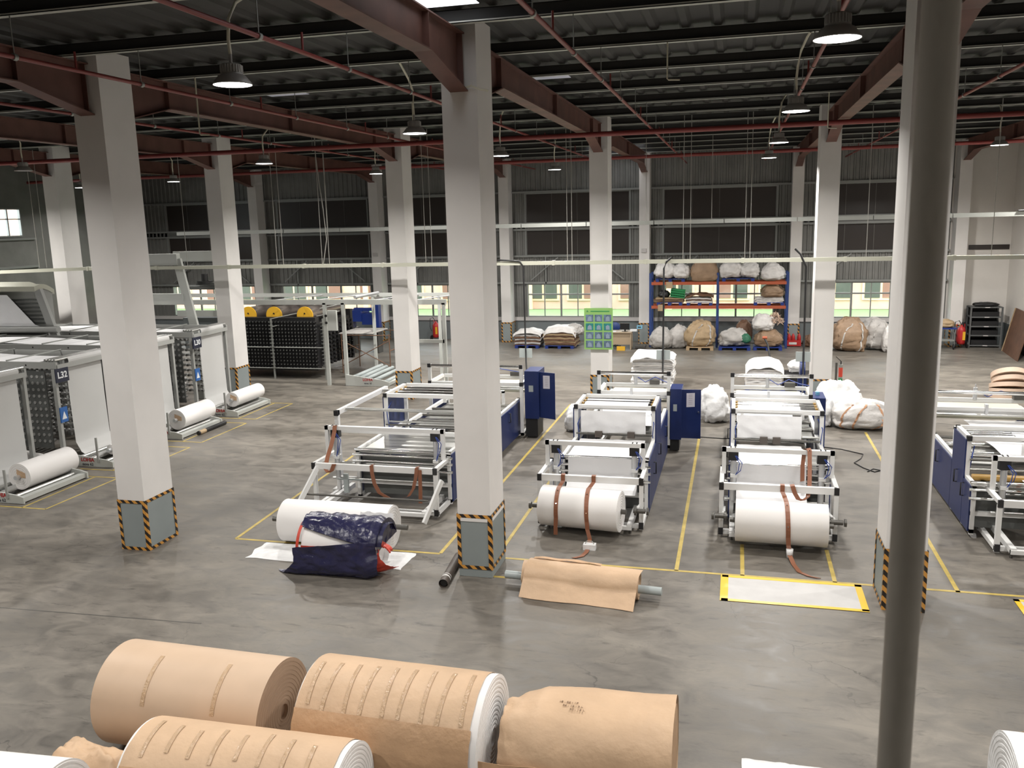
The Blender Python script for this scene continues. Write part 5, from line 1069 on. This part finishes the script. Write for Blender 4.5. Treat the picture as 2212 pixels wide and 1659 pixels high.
# left stacks by the window
pile('sack_pile', 'left stack of brown sacks under a pale cover by the back window', -9.75, -8.55, 38.1, 39.1, .13, 6, .085, ('clothbrown', 'bagdim'), 21, ('bagwhite', .16, .12))
pallet('blue pallet under the left covered stack', -9.7, -8.6, 38.0, 39.1, 0)
pile('sack_pile', 'right larger stack of brown sacks under a pale cover by the back window', -8.35, -6.95, 38.1, 39.3, .13, 8, .08, ('bagtan', 'clothbrown'), 23, ('bagwhite', .16, .22))
pallet('blue pallet under the right covered stack', -8.3, -7.0, 38.0, 39.2, 0)
bag('white_bag', 'crumpled pale bag on the shoulder of the larger covered stack', (-7.1, 38.9, .5), (.8, .8, .55), 'bagdim', 99, amp=.2)
# desk corner
t = thing('desk', 'wooden desk by the back wall, half hidden by the green board', 'desk', (-4.85, 38.3, 0))
MB().box(-5.6, 37.9, .74, -4.4, 38.7, .78).build('desk_top', 'deskwood', t); MB().box(-5.55, 38.0, .22, -4.45, 38.03, .74).box(-4.47, 37.95, 0, -4.43, 38.65, .74).box(-5.57, 37.95, 0, -5.53, 38.65, .74).build('desk_body', 'deskwood', t)
t = thing('monitor', 'black computer monitor standing on the desk', 'monitor', (-4.72, 38.2, .78))
MB().box(-4.95, 38.2, .87, -4.52, 38.24, 1.14).build('screen', 'screen', t); MB().box(-4.76, 38.22, .8, -4.70, 38.26, .9).box(-4.84, 38.12, .78, -4.62, 38.32, .8).build('stand', 'screen', t); t.rotation_euler = (0, 0, -.25)
tag(MB().box(-5.4, 38.0, .78, -5.1, 38.25, .80).build('papers', 'signwhite'), 'white papers at the left of the desk top', 'papers')
tag(MB().box(-4.5, 38.2, .78, -4.2, 38.45, .86).build('keyboard_box', 'signwhite'), 'white box at the right end of the desk', 'box')
t = thing('office_chair', 'dark blue chair back behind the desk', 'chair', (-5.25, 38.95, 0))
MB().lathe([(.001, -.03), (.2, -.02), (.22, 0), (.2, .02), (.001, .03)], (-5.25, 39.0, .88), 'y', 20).build('backrest', 'rackblue', t); MB().box(-5.45, 38.7, .42, -5.05, 39.0, .48).build('seat', 'rackblue', t); MB().cyl((-5.25, 38.9, .02), (-5.25, 38.9, .42), .03, 8).build('column', 'black', t); MB().box(-5.28, 38.98, .45, -5.22, 39.03, .75).build('back_stem', 'black', t)
for a in range(5): MB().bar((-5.25, 38.9, .05), (-5.25 + .26 * math.cos(a * 1.257), 38.9 + .26 * math.sin(a * 1.257), .03), .04, .03).build('base_arm', 'black', t)
tag(MB().box(-5.02, 37.68, 0, -4.66, 37.85, .17).build('yellow_tool_case', 'yellow'), 'small yellow tool case on the floor in front of the desk', 'case')
t = thing('platform_scale', 'platform scale with a light blue display beside the pallet rack', 'scale', (-4.05, 38.4, 0))
MB().box(-4.3, 38.2, .05, -3.83, 38.7, .13).build('platform', 'darksteel', t); MB().cyl((-4.12, 38.66, .1), (-4.12, 38.66, .85), .025, 8).build('column', 'galv', t); d_ = MB().box(-4.24, 38.58, .85, -4.0, 38.66, 1.0).build('display', 'scaleblue', t); MB().box(-4.2, 38.575, .9, -4.06, 38.58, .95).build('screen', 'black', d_)
# photo board on the pillar
t = thing('photo_board', 'green board with twelve bag photos hung on the second row pillar', 'board', (-4.08, 26.45, 1.75))
MB().box(-4.52, 26.42, 1.76, -3.64, 26.46, 3.04).build('board', 'bgreen', t)
for i in range(3):
    for j in range(4):
        x0 = -4.47 + i * .277; z0 = 1.82 + j * .268
        MB().box(x0, 26.412, z0, x0 + .235, 26.42, z0 + .215).build('photo', 'bphoto2' if (j == 2) else 'bphoto', t)
        MB().add([(x0 + .05 + .01 * i, 26.409, z0 + .02), (x0 + .19, 26.409, z0 + .02), (x0 + .175, 26.409, z0 + .12 + .01 * j), (x0 + .12, 26.409, z0 + .17), (x0 + .065, 26.409, z0 + .13)], [(0, 1, 2, 3, 4)]).build('bag_picture', 'bagpic', t)
MB().add([(-4.45, 26.41, 2.93), (-4.39, 26.41, 2.93), (-4.42, 26.41, 2.98)], [(0, 1, 2)]).box(-4.32, 26.412, 2.93, -3.74, 26.42, 2.955).build('title_bar', 'crate', t)
# pale doorlike strips on the pillars: shadow free small wall boxes
for x, y, lab in ((CX[3], 39.9, 'small grey switch box on the back wall pillar left of the rack'), (CX[1], 39.9, 'small grey switch box on the back wall pillar above the bobbin rack')):
    tag(MB().box(x - .12, y - .05, 4.15, x + .1, y, 4.32).build('switch_box', 'sill'), lab, 'box')

# ------------------------------------------------------------------ extinguishers, shelf, plywood at right
def trolley_ext(lab, x, y):
    t = thing('wheeled_extinguisher', lab, 'extinguisher', (x, y, 0))
    MB().lathe([(.001, 0), (.15, .02), (.16, .1), (.16, .6), (.13, .7), (.05, .76), (.04, .82), (.001, .82)], (x, y, .15), n=20).build('cylinder', 'red', t)
    for sx in (-1, 1):
        w_ = MB().cyl((x + sx * .2, y - .06, .16), (x + sx * .25, y - .06, .16), .15, 20).build('wheel', 'black', t); MB().cyl((x + sx * .252, y - .06, .16), (x + sx * .258, y - .06, .16), .08, 14).build('hub', 'sill', w_)
    MB().tube([(x - .15, y + .12, .2), (x - .15, y + .15, 1.0), (x + .15, y + .15, 1.0), (x + .15, y + .12, .2)], .015, 6).build('push_handle', 'red', t)
    MB().tube([(x, y, .95), (x - .12, y - .05, 1.15), (x - .26, y - .05, 1.1), (x - .28, y - .05, .7), (x - .2, y - .1, .5)], .018, 6).build('hose', 'black', t)
    MB().box(x + .02, y - .165, .35, x + .12, y - .155, .7).build('label_plate', 'yellow', t)
    return t
trolley_ext('red wheeled extinguisher beside the dark shelf unit at right', 9.15, 39.6)
trolley_ext('red wheeled extinguisher at the back wall seen through the far loom frame', -14.2, 40.1)
t = thing('extinguisher_box', 'red stand holding red extinguishers at the right end of the rack', 'extinguisher stand', (2.5, 39.6, 0))
MB().box(2.2, 39.4, 0.03, 2.78, 39.7, .28).build('tray', 'red', t); MB().box(2.28, 39.39, .1, 2.6, 39.4, .2).build('label_plate', 'bagwhite', t)
for x in (2.28, 2.45, 2.7): MB().lathe([(.001, 0), (.075, .02), (.08, .38), (.04, .46), (.03, .5), (.001, .5)], (x, 39.55, .06), n=14).build('extinguisher', 'red', t)
t = thing('fire_point_stand', 'small red stand and can half hidden behind the left front pillar', 'fire equipment', (-10.98, 13.3, 0))
MB().add([(-11.06, 13.2, .02), (-10.90, 13.2, .02), (-10.90, 13.2, .1), (-10.90, 13.2, .30), (-10.98, 13.2, .30), (-11.08, 13.2, .26), (-11.06, 13.32, .02), (-10.90, 13.32, .02), (-10.90, 13.32, .1), (-10.90, 13.32, .30), (-10.98, 13.32, .30), (-11.08, 13.32, .26)], [(0, 1, 2, 3, 4, 5), (11, 10, 9, 8, 7, 6), (0, 6, 7, 1), (3, 9, 10, 4), (4, 10, 11, 5), (5, 11, 6, 0), (1, 7, 9, 3)]).build('stand', 'red', t)
MB().cyl((-10.93, 13.3, .32), (-10.93, 13.3, .5), .04, 10).build('bottle', 'red', t)
t = thing('parts_shelf', 'dark grey shelf unit with black trays against the plastered back wall', 'shelf', (10.1, 40.0, 0))
for x in (9.5, 10.68):
    for y in (39.75, 40.4): MB().box(x - .03, y - .03, 0, x + .03, y + .03, 1.70).build('upright', 'shelfgrey', t)
for z in (.06, .48, .86, 1.25, 1.66):
    s_ = MB().box(9.5, 39.73, z, 10.68, 40.42, z + .05).build('shelf_board', 'shelfgrey', t); MB().box(10.02, 39.72, z + .005, 10.2, 39.73, z + .045).build('label_holder', 'sill', s_)
for z in (.14, .55, .93, 1.32):
    tag(MB().box(9.58, 39.8, z - .02, 10.58, 40.35, z + .17).build('black_tray', 'black'), 'black tray on the %s level of the dark shelf unit' % {.14: 'lowest', .55: 'second', .93: 'third', 1.32: 'fourth'}[z], 'tray')
MB().box(9.5, 40.42, 0, 10.68, 40.44, 1.66).build('back_sheet', 'black', t)
bag('black_bag', 'flat black bundle on top of the dark shelf unit', (10.1, 40.05, 1.72), (1.0, .6, .16), 'black', 101)
t = thing('plywood_sheet', 'brown plywood sheet leaning on the white right wall', 'board', (10.8, 37.6, 0))
MB().add([(10.55, 38.9, .0), (10.35, 36.2, .0), (10.75, 36.2, 1.75), (10.93, 38.9, 1.75), (10.58, 38.9, .0), (10.38, 36.2, .0), (10.78, 36.2, 1.75), (10.96, 38.9, 1.75)], [(0, 1, 2, 3), (7, 6, 5, 4), (0, 3, 7, 4), (1, 5, 6, 2), (3, 2, 6, 7), (0, 4, 5, 1)]).build('sheet', 'plywood', t)
MB().bar((10.55, 38.92, .0), (10.93, 38.92, 1.75), .05, .04).build('timber_edge', 'wood', t)
t = thing('hand_trolley', 'wheeled trolley with a brown bag on a blue deck behind the post', 'trolley', (8.5, 39.3, 0))
MB().box(8.1, 39.05, .85, 8.85, 39.6, .9).build('deck', 'palletblue', t); MB().box(8.15, 39.08, .35, 8.8, 39.55, .39).build('lower_deck', 'galv', t)
for x in (8.15, 8.8): MB().cyl((x, 39.1, .1), (x, 39.1, .85), .015, 6).cyl((x, 39.5, .1), (x, 39.5, .85), .015, 6).build('leg', 'galv', t)
MB().cyl((8.75, 39.1, .11), (8.79, 39.1, .11), .11, 14).cyl((8.2, 39.1, .11), (8.24, 39.1, .11), .11, 14).build('wheel', 'black', t)
bag('brown_bag', 'brown bag resting on the blue deck of the trolley', (8.5, 39.3, .9), (.6, .45, .35), 'bagtan', 104)
bag('rubble_heap', 'dark heap of scraps at the wall between the extinguishers and the right pillar', (3.3, 39.6, 0), (.9, .7, .55), 'clothbrown', 107, amp=.3)
